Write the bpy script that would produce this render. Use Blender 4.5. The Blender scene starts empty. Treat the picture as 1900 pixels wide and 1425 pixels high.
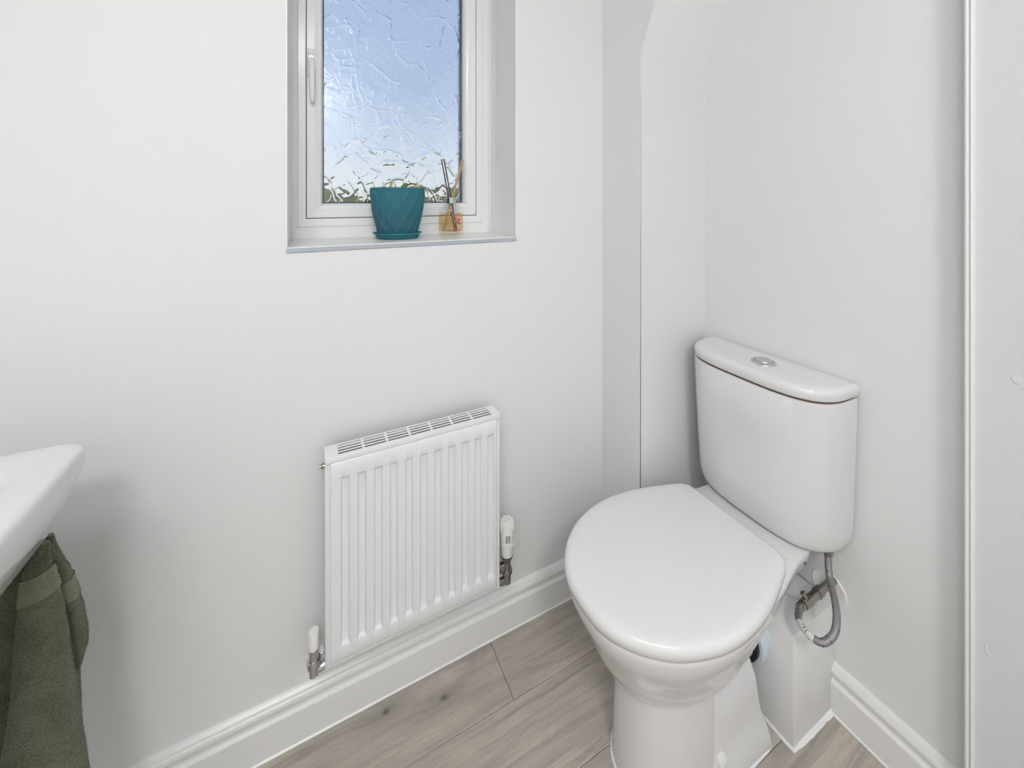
import bpy, bmesh, math, random
from mathutils import Vector, Matrix
random.seed(7)
C = bpy.context.scene.collection
SC = bpy.context.scene
PI = math.pi

# ------------------------------------------------------------------ camera
cam_d = bpy.data.cameras.new('camera')
cam_d.sensor_width = 36.0
cam_d.lens = 36.0 * 750.0 / 1900.0
cam_d.shift_y = -(712.5 - 368.0) / 1900.0
cam_d.clip_start = 0.01
cam = bpy.data.objects.new('camera', cam_d); C.objects.link(cam)
cam.location = (0, 0, 1.2)
cam.rotation_euler = (PI / 2, 0, -math.atan(376.0 / 750.0))
SC.camera = cam

# ------------------------------------------------------------------ colour management
SC.view_settings.view_transform = 'Standard'
SC.view_settings.look = 'None'
SC.view_settings.gamma = 1.0
SC.view_settings.use_curve_mapping = False
SC.view_settings.exposure = 0.0
LAMP_BACK = 60.0    # ceiling lamp by the back wall
FILL_LEFT = 25.0    # added unseen fill by the left wall, lifts left-facing sides
SKY = 0.93          # sky strength

# ------------------------------------------------------------------ sky
W = bpy.data.worlds.new('sky'); SC.world = W; W.use_nodes = True
nt = W.node_tree; nt.nodes.clear()
tc = nt.nodes.new('ShaderNodeTexCoord'); sp = nt.nodes.new('ShaderNodeSeparateXYZ')
rp = nt.nodes.new('ShaderNodeValToRGB'); bg = nt.nodes.new('ShaderNodeBackground'); wo = nt.nodes.new('ShaderNodeOutputWorld')
nt.links.new(tc.outputs['Generated'], sp.inputs[0]); nt.links.new(sp.outputs['Z'], rp.inputs[0])
e = rp.color_ramp.elements
e[0].position = 0.0; e[0].color = (0.86, 0.89, 0.88, 1)
e[1].position = 1.0; e[1].color = (0.34, 0.48, 0.78, 1)
for p_, c_ in ((0.06, (0.74, 0.82, 0.91, 1)), (0.14, (0.56, 0.69, 0.88, 1)), (0.25, (0.44, 0.585, 0.83, 1)), (0.45, (0.40, 0.54, 0.82, 1))):
    k = e.new(p_); k.color = c_
nt.links.new(rp.outputs[0], bg.inputs[0]); bg.inputs[1].default_value = SKY
nt.links.new(bg.outputs[0], wo.inputs[0])

# ------------------------------------------------------------------ materials
MATS = {}
def mat(name, col=(.8, .8, .8), rough=.5, metal=0, spec=.5, bump=None, trans=0, ior=1.45, coat=0, emit=None, sheen=0):
    m = bpy.data.materials.new(name); m.use_nodes = True
    b = m.node_tree.nodes['Principled BSDF']
    b.inputs['Base Color'].default_value = (*col, 1)
    b.inputs['Roughness'].default_value = rough
    b.inputs['Metallic'].default_value = metal
    b.inputs['Specular IOR Level'].default_value = spec
    b.inputs['Transmission Weight'].default_value = trans
    b.inputs['IOR'].default_value = ior
    b.inputs['Coat Weight'].default_value = coat
    b.inputs['Sheen Weight'].default_value = sheen
    if emit:
        b.inputs['Emission Color'].default_value = (*emit[0], 1); b.inputs['Emission Strength'].default_value = emit[1]
    if bump:
        sc_, st_, di_ = bump
        n = m.node_tree.nodes; l = m.node_tree.links
        t = n.new('ShaderNodeTexCoord'); x = n.new('ShaderNodeTexNoise'); u = n.new('ShaderNodeBump')
        x.inputs['Scale'].default_value = sc_; x.inputs['Detail'].default_value = 4
        u.inputs['Strength'].default_value = st_; u.inputs['Distance'].default_value = di_
        l.new(t.outputs['Object'], x.inputs['Vector']); l.new(x.outputs['Fac'], u.inputs['Height']); l.new(u.outputs[0], b.inputs['Normal'])
    MATS[name] = m
    return m
mat('wall_paint', (.83, .835, .835), .6, spec=.3, bump=(60, .12, .002))
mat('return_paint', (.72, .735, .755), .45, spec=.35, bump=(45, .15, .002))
mat('ceiling_paint', (.88, .88, .87), .7)
mat('gloss_paint', (.86, .86, .855), .28, spec=.5, bump=(30, .05, .002))
mat('upvc', (.91, .915, .925), .22, spec=.5)
mat('sill_white', (.94, .94, .935), .3)  # whiter than the walls, standing in for daylight in the window recess
mat('sill_edge', (.50, .54, .60), .3, metal=.3)
mat('ceramic', (.78, .78, .785), .07, spec=.5, coat=.3)
mat('seat_plastic', (.81, .81, .81), .16, spec=.5)
mat('radiator_white', (.86, .87, .88), .25)
mat('plastic_white', (.88, .87, .85), .3)
mat('chrome', (.62, .62, .64), .08, metal=1)
mat('aged_chrome', (.36, .34, .33), .22, metal=1)
mat('brass_dull', (.45, .40, .33), .3, metal=1)
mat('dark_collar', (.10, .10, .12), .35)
mat('black_plastic', (.012, .012, .015), .4)
mat('dark_gap', (.02, .02, .02), .8)
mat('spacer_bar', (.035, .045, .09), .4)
mat('sealant', (.9, .9, .9), .35)
mat('box_paint', (.82, .82, .82), .3, bump=(25, .15, .003))
mat('soil_pipe', (.66, .74, .80), .4)
mat('soil', (.05, .035, .025), .95, bump=(300, 1, .004))
mat('leaf_green', (.16, .28, .07), .5)
mat('leaf_pale', (.62, .58, .36), .5)
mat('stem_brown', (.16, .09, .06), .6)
mat('reed_dark', (.085, .03, .025), .5)
mat('reed_tan', (.62, .42, .20), .55)
mat('collar_metal', (.55, .54, .50), .18, metal=1)
mat('petal_pink', (.75, .03, .16), .5)
mat('petal_peach', (.85, .42, .25), .5)
mat('window_clear', (1, 1, 1), 0.0, trans=1, ior=1.5)
mat('chain_white', (.80, .80, .78), .4)
mat('hedge_green', (.30, .36, .05), .8, bump=(9, 1, .3))
mat('bark', (.08, .06, .04), .9)
mat('lawn', (.34, .40, .12), .9)
mat('label_paper', (.80, .80, .76), .5)
mat('lamp_glow_back', (1, 1, 1), .5, emit=((1.0, .995, .988), LAMP_BACK))
mat('fill_glow_left', (1, 1, 1), .5, emit=((1.0, .995, .988), FILL_LEFT))
mat('brick_outside', (.35, .22, .16), .9)
mat('mark_grey', (.45, .45, .46), .5)
mat('limescale', (.70, .55, .30), .6)

def nodes_of(m):
    return m.node_tree.nodes, m.node_tree.links, m.node_tree.nodes['Principled BSDF']

def obscure_glass():
    m = mat('obscure_glass', (1, 1, 1), 0.0, trans=1, ior=1.5)
    n, l, b = nodes_of(m)
    t = n.new('ShaderNodeTexCoord')
    nz = n.new('ShaderNodeTexNoise'); nz.inputs['Scale'].default_value = 14; nz.inputs['Detail'].default_value = 2
    sub = n.new('ShaderNodeVectorMath'); sub.operation = 'SUBTRACT'; sub.inputs[1].default_value = (.5, .5, .5)
    scl = n.new('ShaderNodeVectorMath'); scl.operation = 'SCALE'; scl.inputs['Scale'].default_value = .055
    add = n.new('ShaderNodeVectorMath'); add.operation = 'ADD'
    l.new(t.outputs['Object'], nz.inputs['Vector']); l.new(nz.outputs['Color'], sub.inputs[0]); l.new(sub.outputs[0], scl.inputs[0])
    l.new(t.outputs['Object'], add.inputs[0]); l.new(scl.outputs[0], add.inputs[1])
    mp = n.new('ShaderNodeMapping'); mp.inputs['Scale'].default_value = (1.0, 0.0, .72); mp.inputs['Rotation'].default_value = (0, .5, 0)
    l.new(add.outputs[0], mp.inputs[0])
    hs = []
    for sc_, wd, hh in ((17, .035, 1.0), (31, .045, .45)):
        v = n.new('ShaderNodeTexVoronoi'); v.feature = 'DISTANCE_TO_EDGE'; v.inputs['Scale'].default_value = sc_
        l.new(mp.outputs[0], v.inputs['Vector'])
        r = n.new('ShaderNodeMapRange'); r.interpolation_type = 'SMOOTHERSTEP'
        r.inputs['From Min'].default_value = 0; r.inputs['From Max'].default_value = wd * 2
        r.inputs['To Min'].default_value = hh; r.inputs['To Max'].default_value = 0
        l.new(v.outputs['Distance'], r.inputs['Value'])
        nm = n.new('ShaderNodeTexNoise'); nm.inputs['Scale'].default_value = sc_ * 1.3; nm.inputs['Detail'].default_value = 1
        l.new(t.outputs['Object'], nm.inputs['Vector'])
        rm = n.new('ShaderNodeMapRange'); rm.inputs['From Min'].default_value = .34; rm.inputs['From Max'].default_value = .54
        l.new(nm.outputs['Fac'], rm.inputs['Value'])
        ml = n.new('ShaderNodeMath'); ml.operation = 'MULTIPLY'; l.new(r.outputs[0], ml.inputs[0]); l.new(rm.outputs[0], ml.inputs[1])
        hs.append(ml)
    ad = n.new('ShaderNodeMath'); ad.operation = 'ADD'; l.new(hs[0].outputs[0], ad.inputs[0]); l.new(hs[1].outputs[0], ad.inputs[1])
    n3 = n.new('ShaderNodeTexNoise'); n3.inputs['Scale'].default_value = 22; n3.inputs['Detail'].default_value = 1
    l.new(t.outputs['Object'], n3.inputs['Vector'])
    a3 = n.new('ShaderNodeMath'); a3.operation = 'MULTIPLY_ADD'; a3.inputs[1].default_value = 1.2
    l.new(n3.outputs['Fac'], a3.inputs[0]); l.new(ad.outputs[0], a3.inputs[2])
    bp = n.new('ShaderNodeBump'); bp.inputs['Strength'].default_value = 1.0; bp.inputs['Distance'].default_value = .0011
    l.new(a3.outputs[0], bp.inputs['Height']); l.new(bp.outputs[0], b.inputs['Normal'])
obscure_glass()

def thin_glass(name, tint, gloss):
    m = bpy.data.materials.new(name); m.use_nodes = True; n = m.node_tree.nodes; l = m.node_tree.links; n.clear()
    out = n.new('ShaderNodeOutputMaterial'); tr = n.new('ShaderNodeBsdfTransparent'); tr.inputs[0].default_value = (*tint, 1)
    gl = n.new('ShaderNodeBsdfGlossy'); gl.inputs['Roughness'].default_value = .02; gl.inputs['Color'].default_value = (gloss, gloss, gloss, 1)
    lw = n.new('ShaderNodeLayerWeight'); lw.inputs['Blend'].default_value = .5; pw = n.new('ShaderNodeMath'); pw.operation = 'POWER'; pw.inputs[1].default_value = 4.0
    ma = n.new('ShaderNodeMath'); ma.operation = 'MULTIPLY_ADD'; ma.inputs[1].default_value = .45 * gloss; ma.inputs[2].default_value = .035 * gloss; mx = n.new('ShaderNodeMixShader')
    l.new(lw.outputs['Facing'], pw.inputs[0]); l.new(pw.outputs[0], ma.inputs[0]); l.new(ma.outputs[0], mx.inputs[0]); l.new(tr.outputs[0], mx.inputs[1]); l.new(gl.outputs[0], mx.inputs[2]); l.new(mx.outputs[0], out.inputs[0])
    MATS[name] = m
thin_glass('glass_clear', (.97, .98, .98), .9)
thin_glass('diffuser_oil', (.985, .90, .74), .3)

def wood():
    m = mat('grey_oak', (.4, .37, .34), .42, spec=.4)
    n, l, b = nodes_of(m)
    geo = n.new('ShaderNodeNewGeometry'); oi = n.new('ShaderNodeObjectInfo')
    # each board gets its own cut of the grain
    mulr = n.new('ShaderNodeMath'); mulr.operation = 'MULTIPLY'; mulr.inputs[1].default_value = 37.0
    l.new(oi.outputs['Random'], mulr.inputs[0])
    cmb = n.new('ShaderNodeCombineXYZ'); l.new(mulr.outputs[0], cmb.inputs[0]); l.new(mulr.outputs[0], cmb.inputs[2])
    base = n.new('ShaderNodeVectorMath'); base.operation = 'ADD'
    l.new(geo.outputs['Position'], base.inputs[0]); l.new(cmb.outputs[0], base.inputs[1])
    # knots: pull the grain around fixed points of the boards
    knots = [(.163, .978, .0065), (.291, .941, .0085), (-.25, .80, .008), (.80, .40, .008), (.35, .58, .007)]
    kdn = n.new('ShaderNodeTexNoise'); kdn.inputs['Scale'].default_value = 55; kdn.inputs['Detail'].default_value = 3
    l.new(geo.outputs['Position'], kdn.inputs['Vector'])
    kds = n.new('ShaderNodeVectorMath'); kds.operation = 'MULTIPLY_ADD'; kds.inputs[1].default_value = (.016, .016, 0)
    l.new(kdn.outputs['Color'], kds.inputs[0]); l.new(geo.outputs['Position'], kds.inputs[2])
    kn_sum = halo = None
    def addn(a_, b_):
        if a_ is None: return b_
        q = n.new('ShaderNodeMath'); q.operation = 'ADD'; l.new(a_, q.inputs[0]); l.new(b_, q.inputs[1]); return q.outputs[0]
    for kx, ky, kr in knots:
        s = n.new('ShaderNodeVectorMath'); s.operation = 'SUBTRACT'; s.inputs[1].default_value = (kx + .008, ky + .008, 0)
        l.new(kds.outputs[0], s.inputs[0])
        for sx, sy, k in ((.75, 1.0, 1.6), (.28, .9, 3.4)):
            st = n.new('ShaderNodeVectorMath'); st.operation = 'MULTIPLY'; st.inputs[1].default_value = (sx, sy, 0)
            l.new(s.outputs[0], st.inputs[0])
            ln = n.new('ShaderNodeVectorMath'); ln.operation = 'LENGTH'; l.new(st.outputs[0], ln.inputs[0])
            r = n.new('ShaderNodeMapRange'); r.interpolation_type = 'SMOOTHSTEP'
            r.inputs['From Min'].default_value = 0; r.inputs['From Max'].default_value = kr * k
            r.inputs['To Min'].default_value = 1; r.inputs['To Max'].default_value = 0
            l.new(ln.outputs['Value'], r.inputs['Value'])
            if k < 2: kn_sum = addn(kn_sum, r.outputs[0])
            else: halo = addn(halo, r.outputs[0])
    def noise(scale, sx, sy, detail=6, dist=0.0, rough=.6, out='Fac', vec=None):
        mp = n.new('ShaderNodeMapping'); mp.inputs['Scale'].default_value = (sx, sy, 1)
        l.new(vec or base.outputs[0], mp.inputs[0])
        x = n.new('ShaderNodeTexNoise'); x.inputs['Scale'].default_value = scale; x.inputs['Detail'].default_value = detail
        x.inputs['Distortion'].default_value = dist; x.inputs['Roughness'].default_value = rough
        l.new(mp.outputs[0], x.inputs['Vector'])
        return x.outputs[out]
    # wavy offset of the grain across the board
    warp = noise(3.0, 1.0, 2.5, 2)
    wv = n.new('ShaderNodeMath'); wv.operation = 'MULTIPLY_ADD'; wv.inputs[1].default_value = .035
    kk = n.new('ShaderNodeMath'); kk.operation = 'MULTIPLY'; kk.inputs[1].default_value = .012; l.new(halo, kk.inputs[0])
    l.new(warp, wv.inputs[0]); l.new(kk.outputs[0], wv.inputs[2])
    cv = n.new('ShaderNodeCombineXYZ'); l.new(wv.outputs[0], cv.inputs[1])
    vv = n.new('ShaderNodeVectorMath'); vv.operation = 'ADD'; l.new(base.outputs[0], vv.inputs[0]); l.new(cv.outputs[0], vv.inputs[1])
    grain = noise(1.0, 3.2, 70.0, 8, .25, .62, vec=vv.outputs[0])
    fine = noise(1.0, 45.0, 900.0, 3, 0, .7, vec=vv.outputs[0])
    broad = noise(1.0, 2.2, 9.0, 4, 1.0, .6, vec=vv.outputs[0])
    streak = noise(1.0, 2.6, 22.0, 5, .9, .62, vec=vv.outputs[0])
    r1 = n.new('ShaderNodeValToRGB'); l.new(broad, r1.inputs[0])
    r1.color_ramp.elements[0].position = .30; r1.color_ramp.elements[0].color = (.47, .425, .375, 1)
    r1.color_ramp.elements[1].position = .70; r1.color_ramp.elements[1].color = (.68, .605, .525, 1)
    def darken(colout, fac, lo, hi, dark, amt):
        rr = n.new('ShaderNodeMapRange'); rr.inputs['From Min'].default_value = lo; rr.inputs['From Max'].default_value = hi
        rr.inputs['To Min'].default_value = amt; rr.inputs['To Max'].default_value = 0
        l.new(fac, rr.inputs['Value'])
        mx = n.new('ShaderNodeMix'); mx.data_type = 'RGBA'; mx.inputs[7].default_value = (*dark, 1)
        l.new(rr.outputs[0], mx.inputs[0]); l.new(colout, mx.inputs[6])
        return mx.outputs[2]
    c1 = darken(r1.outputs[0], grain, .36, .56, (.34, .315, .29), .65)
    c2 = darken(c1, streak, .34, .48, (.25, .232, .215), .5)
    c3h = darken(c2, fine, .38, .60, (.30, .275, .24), .34)
    hm = n.new('ShaderNodeMix'); hm.data_type = 'RGBA'; hm.inputs[7].default_value = (.27, .25, .235, 1); hq = n.new('ShaderNodeMath'); hq.operation = 'MULTIPLY'; hq.inputs[1].default_value = .5; hq.use_clamp = True
    l.new(halo, hq.inputs[0]); l.new(hq.outputs[0], hm.inputs[0]); l.new(c3h, hm.inputs[6]); c3 = hm.outputs[2]
    kmx = n.new('ShaderNodeMix'); kmx.data_type = 'RGBA'; kmx.inputs[7].default_value = (.12, .105, .095, 1)
    kp = n.new('ShaderNodeMath'); kp.operation = 'POWER'; kp.inputs[1].default_value = 1.2; kp.use_clamp = True; l.new(kn_sum, kp.inputs[0])
    kq = n.new('ShaderNodeMath'); kq.operation = 'MULTIPLY'; kq.inputs[1].default_value = .85
    l.new(kp.outputs[0], kq.inputs[0]); l.new(kq.outputs[0], kmx.inputs[0]); l.new(c3, kmx.inputs[6])
    l.new(kmx.outputs[2], b.inputs['Base Color'])
    bp = n.new('ShaderNodeBump'); bp.inputs['Strength'].default_value = .25; bp.inputs['Distance'].default_value = .0006
    l.new(grain, bp.inputs['Height']); l.new(bp.outputs[0], b.inputs['Normal'])
wood()

def terry():
    for nm, c0, c1 in (('towel_terry', (.080, .092, .056), (.190, .212, .135)), ('towel_band', (.150, .172, .110), (.235, .262, .180))):
        m = mat(nm, c0, .95, spec=.1, sheen=.3)
        n, l, b = nodes_of(m)
        t = n.new('ShaderNodeTexCoord'); x = n.new('ShaderNodeTexNoise'); x.inputs['Scale'].default_value = 420; x.inputs['Detail'].default_value = 3
        y = n.new('ShaderNodeTexNoise'); y.inputs['Scale'].default_value = 28; y.inputs['Detail'].default_value = 3
        l.new(t.outputs['Object'], x.inputs['Vector']); l.new(t.outputs['Object'], y.inputs['Vector'])
        a = n.new('ShaderNodeMath'); a.operation = 'MULTIPLY_ADD'; a.inputs[1].default_value = .6; l.new(x.outputs['Fac'], a.inputs[0])
        h = n.new('ShaderNodeMath'); h.operation = 'MULTIPLY'; h.inputs[1].default_value = .4; l.new(y.outputs['Fac'], h.inputs[0]); l.new(h.outputs[0], a.inputs[2])
        r = n.new('ShaderNodeValToRGB'); r.color_ramp.elements[0].position = .34; r.color_ramp.elements[1].position = .66
        r.color_ramp.elements[0].color = (*c0, 1); r.color_ramp.elements[1].color = (*c1, 1)
        l.new(a.outputs[0], r.inputs[0]); l.new(r.outputs[0], b.inputs['Base Color'])
        bp = n.new('ShaderNodeBump'); bp.inputs['Strength'].default_value = .8; bp.inputs['Distance'].default_value = .003 if nm == 'towel_terry' else .0004
        l.new(x.outputs['Fac'], bp.inputs['Height']); l.new(bp.outputs[0], b.inputs['Normal'])
terry()

def pot_plastic():
    m = mat('pot_teal', (.085, .245, .345), .38, spec=.4)
    n, l, b = nodes_of(m)
    tr = n.new('ShaderNodeBsdfTranslucent'); tr.inputs[0].default_value = (.06, .75, .70, 1)
    mx = n.new('ShaderNodeMixShader'); mx.inputs[0].default_value = .5
    out = n['Material Output']
    l.new(b.outputs[0], mx.inputs[1]); l.new(tr.outputs[0], mx.inputs[2]); l.new(mx.outputs[0], out.inputs['Surface'])
pot_plastic()

def braid():
    m = mat('steel_braid', (.31, .30, .31), .5, metal=.6)
    n, l, b = nodes_of(m)
    t = n.new('ShaderNodeTexCoord'); ck = n.new('ShaderNodeTexVoronoi'); ck.inputs['Scale'].default_value = 520
    l.new(t.outputs['Object'], ck.inputs['Vector'])
    bp = n.new('ShaderNodeBump'); bp.inputs['Strength'].default_value = .7; bp.inputs['Distance'].default_value = .0006
    l.new(ck.outputs['Distance'], bp.inputs['Height']); l.new(bp.outputs[0], b.inputs['Normal'])
braid()

# ------------------------------------------------------------------ mesh helpers
def finish(name, bm, m, parent=None, smooth=35, double=False):
    bmesh.ops.recalc_face_normals(bm, faces=bm.faces)
    me = bpy.data.meshes.new(name); bm.to_mesh(me); bm.free()
    ms = m if isinstance(m, (list, tuple)) else [m]
    for k in ms: me.materials.append(MATS[k])
    if smooth:
        me.shade_smooth(); me.set_sharp_from_angle(angle=math.radians(smooth))
    o = bpy.data.objects.new(name, me); C.objects.link(o)
    if parent: o.parent = parent; o.matrix_parent_inverse = parent.matrix_world.inverted()
    return o
def nb(): return bmesh.new()
def box(bm, x0, x1, y0, y1, z0, z1, bev=0, seg=2):
    vs = [bm.verts.new((x, y, z)) for x in (x0, x1) for y in (y0, y1) for z in (z0, z1)]
    fs = []
    for q in ((0, 1, 3, 2), (4, 6, 7, 5), (0, 4, 5, 1), (2, 3, 7, 6), (0, 2, 6, 4), (1, 5, 7, 3)):
        fs.append(bm.faces.new([vs[i] for i in q]))
    if bev:
        es = list({e for f in fs for e in f.edges})
        bmesh.ops.bevel(bm, geom=es, offset=bev, segments=seg, affect='EDGES', profile=.5)
def loft(bm, rings, cap0=True, cap1=True, close=True):
    R = [[bm.verts.new(p) for p in r] for r in rings]
    n = len(R[0])
    for a, b in zip(R, R[1:]):
        for i in range(n if close else n - 1):
            j = (i + 1) % n
            bm.faces.new((a[i], a[j], b[j], b[i]))
    if cap0: bm.faces.new(R[0])
    if cap1: bm.faces.new(list(reversed(R[-1])))
    return R
def lathe(bm, prof, c=(0, 0, 0), axis='z', seg=32, cap0=True, cap1=True, mx=None):
    """prof: list of (radius, height) along the axis"""
    rings = []
    for r, h in prof:
        ring = []
        for i in range(seg):
            a = 2 * PI * i / seg
            p = Vector((r * math.cos(a), r * math.sin(a), h))
            if mx is not None: p = mx @ p
            elif axis == 'x': p = Vector((p.z, p.x, p.y)) + Vector(c)
            elif axis == 'y': p = Vector((p.x, p.z, p.y)) + Vector(c)
            else: p = p + Vector(c)
            ring.append(p)
        rings.append(ring)
    return loft(bm, rings, cap0, cap1)
def axis_mx(c, d):
    d = Vector(d).normalized()
    return Matrix.Translation(Vector(c)) @ d.to_track_quat('Z', 'Y').to_matrix().to_4x4()
def catmull(pts, sub=8):
    P = [Vector(p) for p in pts]; out = []
    for i in range(len(P) - 1):
        p0 = P[max(i - 1, 0)]; p1 = P[i]; p2 = P[i + 1]; p3 = P[min(i + 2, len(P) - 1)]
        for k in range(sub):
            t = k / sub
            out.append(.5 * ((2 * p1) + (p2 - p0) * t + (2 * p0 - 5 * p1 + 4 * p2 - p3) * t * t + (3 * p1 - p0 - 3 * p2 + p3) * t ** 3))
    out.append(P[-1]); return out
def tube(bm, pts, r, seg=16, cap=True):
    rs = r if isinstance(r, (list, tuple)) else [r] * len(pts)
    pts = [Vector(p) for p in pts]
    rings = []; up = None
    for i, p in enumerate(pts):
        d = (pts[min(i + 1, len(pts) - 1)] - pts[max(i - 1, 0)]).normalized()
        if up is None:
            up = d.orthogonal().normalized()
        up = (up - d * up.dot(d)).normalized(); s = d.cross(up)
        rings.append([p + (up * math.cos(2 * PI * k / seg) + s * math.sin(2 * PI * k / seg)) * rs[i] for k in range(seg)])
    loft(bm, rings, cap, cap)
def tag(o, label, cat, group=None):
    o['label'] = label; o['category'] = cat
    if group: o['group'] = group
    return o
def thing(name, loc, label, cat, group=None):
    o = bpy.data.objects.new(name, None); C.objects.link(o); o.location = loc; o.empty_display_size = .05
    bpy.context.view_layer.update()
    return tag(o, label, cat, group)
def struct(name, bm, m, parent=None, smooth=35):
    o = finish(name, bm, m, parent, smooth)
    if not parent: o['kind'] = 'structure'
    return o

# ------------------------------------------------------------------ room shell
YW, XR = 1.0244, 1.1077           # window wall, cistern wall
XL, YB, ZC = -.72, -1.35, 2.35     # left wall, wall behind, ceiling
OX0, OX1, OZ0, OZ1 = -.0459, .5273, 1.0775, 2.10   # window opening
YO = 1.335
bm = nb()
xs = [XL - .1, OX0, OX1, XR + .1]; zs = [-.02, OZ0, OZ1, ZC]
for i in range(3):
    for j in range(3):
        if i == 1 and j == 1: continue
        box(bm, xs[i], xs[i + 1], YW, YO, zs[j], zs[j + 1])
bmesh.ops.remove_doubles(bm, verts=bm.verts, dist=1e-5)
# drop the faces shared by neighbouring blocks
seen = {}
for f in list(bm.faces):
    key = tuple(sorted(v.index for v in f.verts)) if False else tuple(round(c, 4) for c in f.calc_center_median())
    seen.setdefault(key, []).append(f)
dead = [f for fs in seen.values() if len(fs) > 1 for f in fs]
bmesh.ops.delete(bm, geom=dead, context='FACES')
wall_window = struct('wall_window', bm, 'wall_paint')
wall_window['label'] = 'white painted wall holding the window and the radiator'

# boxed-in corner that leans out into the room higher up
bm = nb()
prof = [(YW + .004, 0), (.861, 0), (.861, 1.608), (.536, ZC), (YW + .004, ZC)]
loft(bm, [[(.836, y, z) for y, z in prof], [(XR + .004, y, z) for y, z in prof]])
es = [e for e in bm.edges if abs(e.verts[0].co.x - .836) < 1e-4 and abs(e.verts[1].co.x - .836) < 1e-4
      and max(e.verts[0].co.y, e.verts[1].co.y) < .9 and e.calc_length() > .5]
bmesh.ops.bevel(bm, geom=es, offset=.003, segments=2, affect='EDGES')
wall_chase = struct('wall_chase', bm, 'wall_paint')
wall_chase['label'] = 'white boxed corner column behind the toilet with sloping top'

bm = nb(); box(bm, XR, XR + .1, YB - .1, YO, -.02, ZC); wall_right = struct('wall_right', bm, 'wall_paint')
wall_right['label'] = 'white painted wall behind the cistern'
bm = nb(); box(bm, XL - .1, XL, YB - .1, YO, -.02, ZC); struct('wall_left', bm, 'wall_paint')
bm = nb(); box(bm, XL - .1, XR + .1, YB - .1, YB, -.02, ZC); struct('wall_back', bm, 'wall_paint')
bm = nb(); box(bm, XL - .1, XR + .1, YB - .1, YO, ZC, ZC + .1); struct('ceiling', bm, 'ceiling_paint')

RXF, RYE = 1.076, .2775
# wall return at the right edge of the view, with its edge moulding
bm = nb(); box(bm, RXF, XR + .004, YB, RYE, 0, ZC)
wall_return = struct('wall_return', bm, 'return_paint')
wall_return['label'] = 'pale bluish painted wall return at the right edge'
bm = nb()
pr_ = [(.985, .2534), (.9715, .2534), (.9690, .2540), (.9680, .2552), (.9684, .2566), (.9702, .2573), (.9708, .2578),
       (.9690, .2585), (.9678, .2600), (.9680, .2618), (.9692, .2634), (.9716, .2641), (.9760, .2641)]
pr_ = [(RXF + (x - .98) * 1.1, RYE + (y - .2535) * 1.1) for x, y in pr_]
pr_ = [(XR + .003, pr_[0][1])] + pr_ + [(XR + .003, pr_[-1][1])]
loft(bm, [[(x, y, 0) for x, y in pr_], [(x, y, ZC) for x, y in pr_]])
t1 = struct('trim_1', bm, 'gloss_paint', smooth=50)
t1['label'] = 'narrow white edge moulding running up the wall return'
# filled screw hole and paint runs
def blob(y, z, ry, rz, h, name):
    b_ = nb(); rings = []
    for k, (s, d) in enumerate(((1, 0), (.97, .45), (.85, .85), (.6, 1.0), (.2, .92))):
        rings.append([(RXF + .0005 - h * d - .0004, y + ry * s * math.cos(a), z + rz * s * math.sin(a)) for a in [2 * PI * i / 20 for i in range(20)]])
    loft(b_, rings); finish(name, b_, 'return_paint', wall_return)
blob(.2297, .8910, .0066, .0075, .0012, 'filled_screw_hole')
blob(.2647, .3979, .0024, .0076, .0009, 'paint_run'); blob(.2609, .3920, .0044, .0022, .0008, 'paint_run')
blob(.2655, .6200, .0013, .0033, .0006, 'paint_run'); blob(.2668, .430, .0013, .0038, .0006, 'paint_run')

# ------------------------------------------------------------------ floor boards
bm = nb(); box(bm, XL - .05, XR + .05, YB - .05, YW + .02, -.03, -.009)
floor = struct('floor', bm, 'dark_gap')
rows = [1.040, .863]
while rows[-1] > YB: rows.append(rows[-1] - .165)
joints = {0: [.438], 1: [-.33], 2: [.589], 3: [-.08], 4: [.30], 5: [-.4, .85], 6: [.1], 7: [.6]}
for i in range(len(rows) - 1):
    y1, y0 = rows[i], max(rows[i + 1], YB - .02)
    js = joints.get(i, [random.uniform(-.4, .8)])
    ed = [XL - .03] + js + [XR + .03]
    for a, b_ in zip(ed, ed[1:]):
        g = .00055
        bm = nb(); cx_, cy_ = (a + b_) / 2, (y0 + y1) / 2
        box(bm, a + g - cx_, b_ - g - cx_, y0 + g - cy_, y1 - g - cy_, -.009, 0, .0009, 1)
        o = finish('plank', bm, 'grey_oak', None, 0)
        o.location = (cx_, cy_, 0); o.parent = floor

# ------------------------------------------------------------------ skirting boards
SK = [(-.004, 0), (.018, 0), (.018, .069), (.0172, .0708), (.0150, .0722), (.0128, .0738), (.0116, .0770), (.0116, .0800), (.0128, .0832), (.0146, .0868),
      (.0156, .0905), (.0154, .0945), (.0140, .0980), (.0118, .1000), (.0112, .1012), (.0112, .1026), (.0095, .1034), (.0060, .1072), (.0020, .1096), (-.004, .1098)]
def skirting(name, A, B, normal, label):
    A, B, nrm = Vector((*A, 0)), Vector((*B, 0)), Vector((*normal, 0))
    bm = nb()
    loft(bm, [[A + nrm * d + Vector((0, 0, z)) for d, z in SK], [B + nrm * d + Vector((0, 0, z)) for d, z in SK]])
    o = struct(name, bm, 'gloss_paint', smooth=22); o['label'] = label
    bm = nb(); rings = []
    n_ = max(2, int((B - A).length / .03))
    for i in range(n_ + 1):
        p = A.lerp(B, i / n_); w = .0026 + .0009 * random.random()
        rings.append([p + nrm * d + Vector((0, 0, z)) for d, z in ((.0165, 0), (.018 + w, .0001), (.018 + w * .45, w * .5), (.0175, w * 1.1), (.0165, w))])
    loft(bm, rings); finish('sealant_bead', bm, 'sealant', o)
    return o
skirting('baseboard_window', (XL, YW), (.838, YW), (0, -1), 'white moulded skirting board under the radiator')
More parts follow.
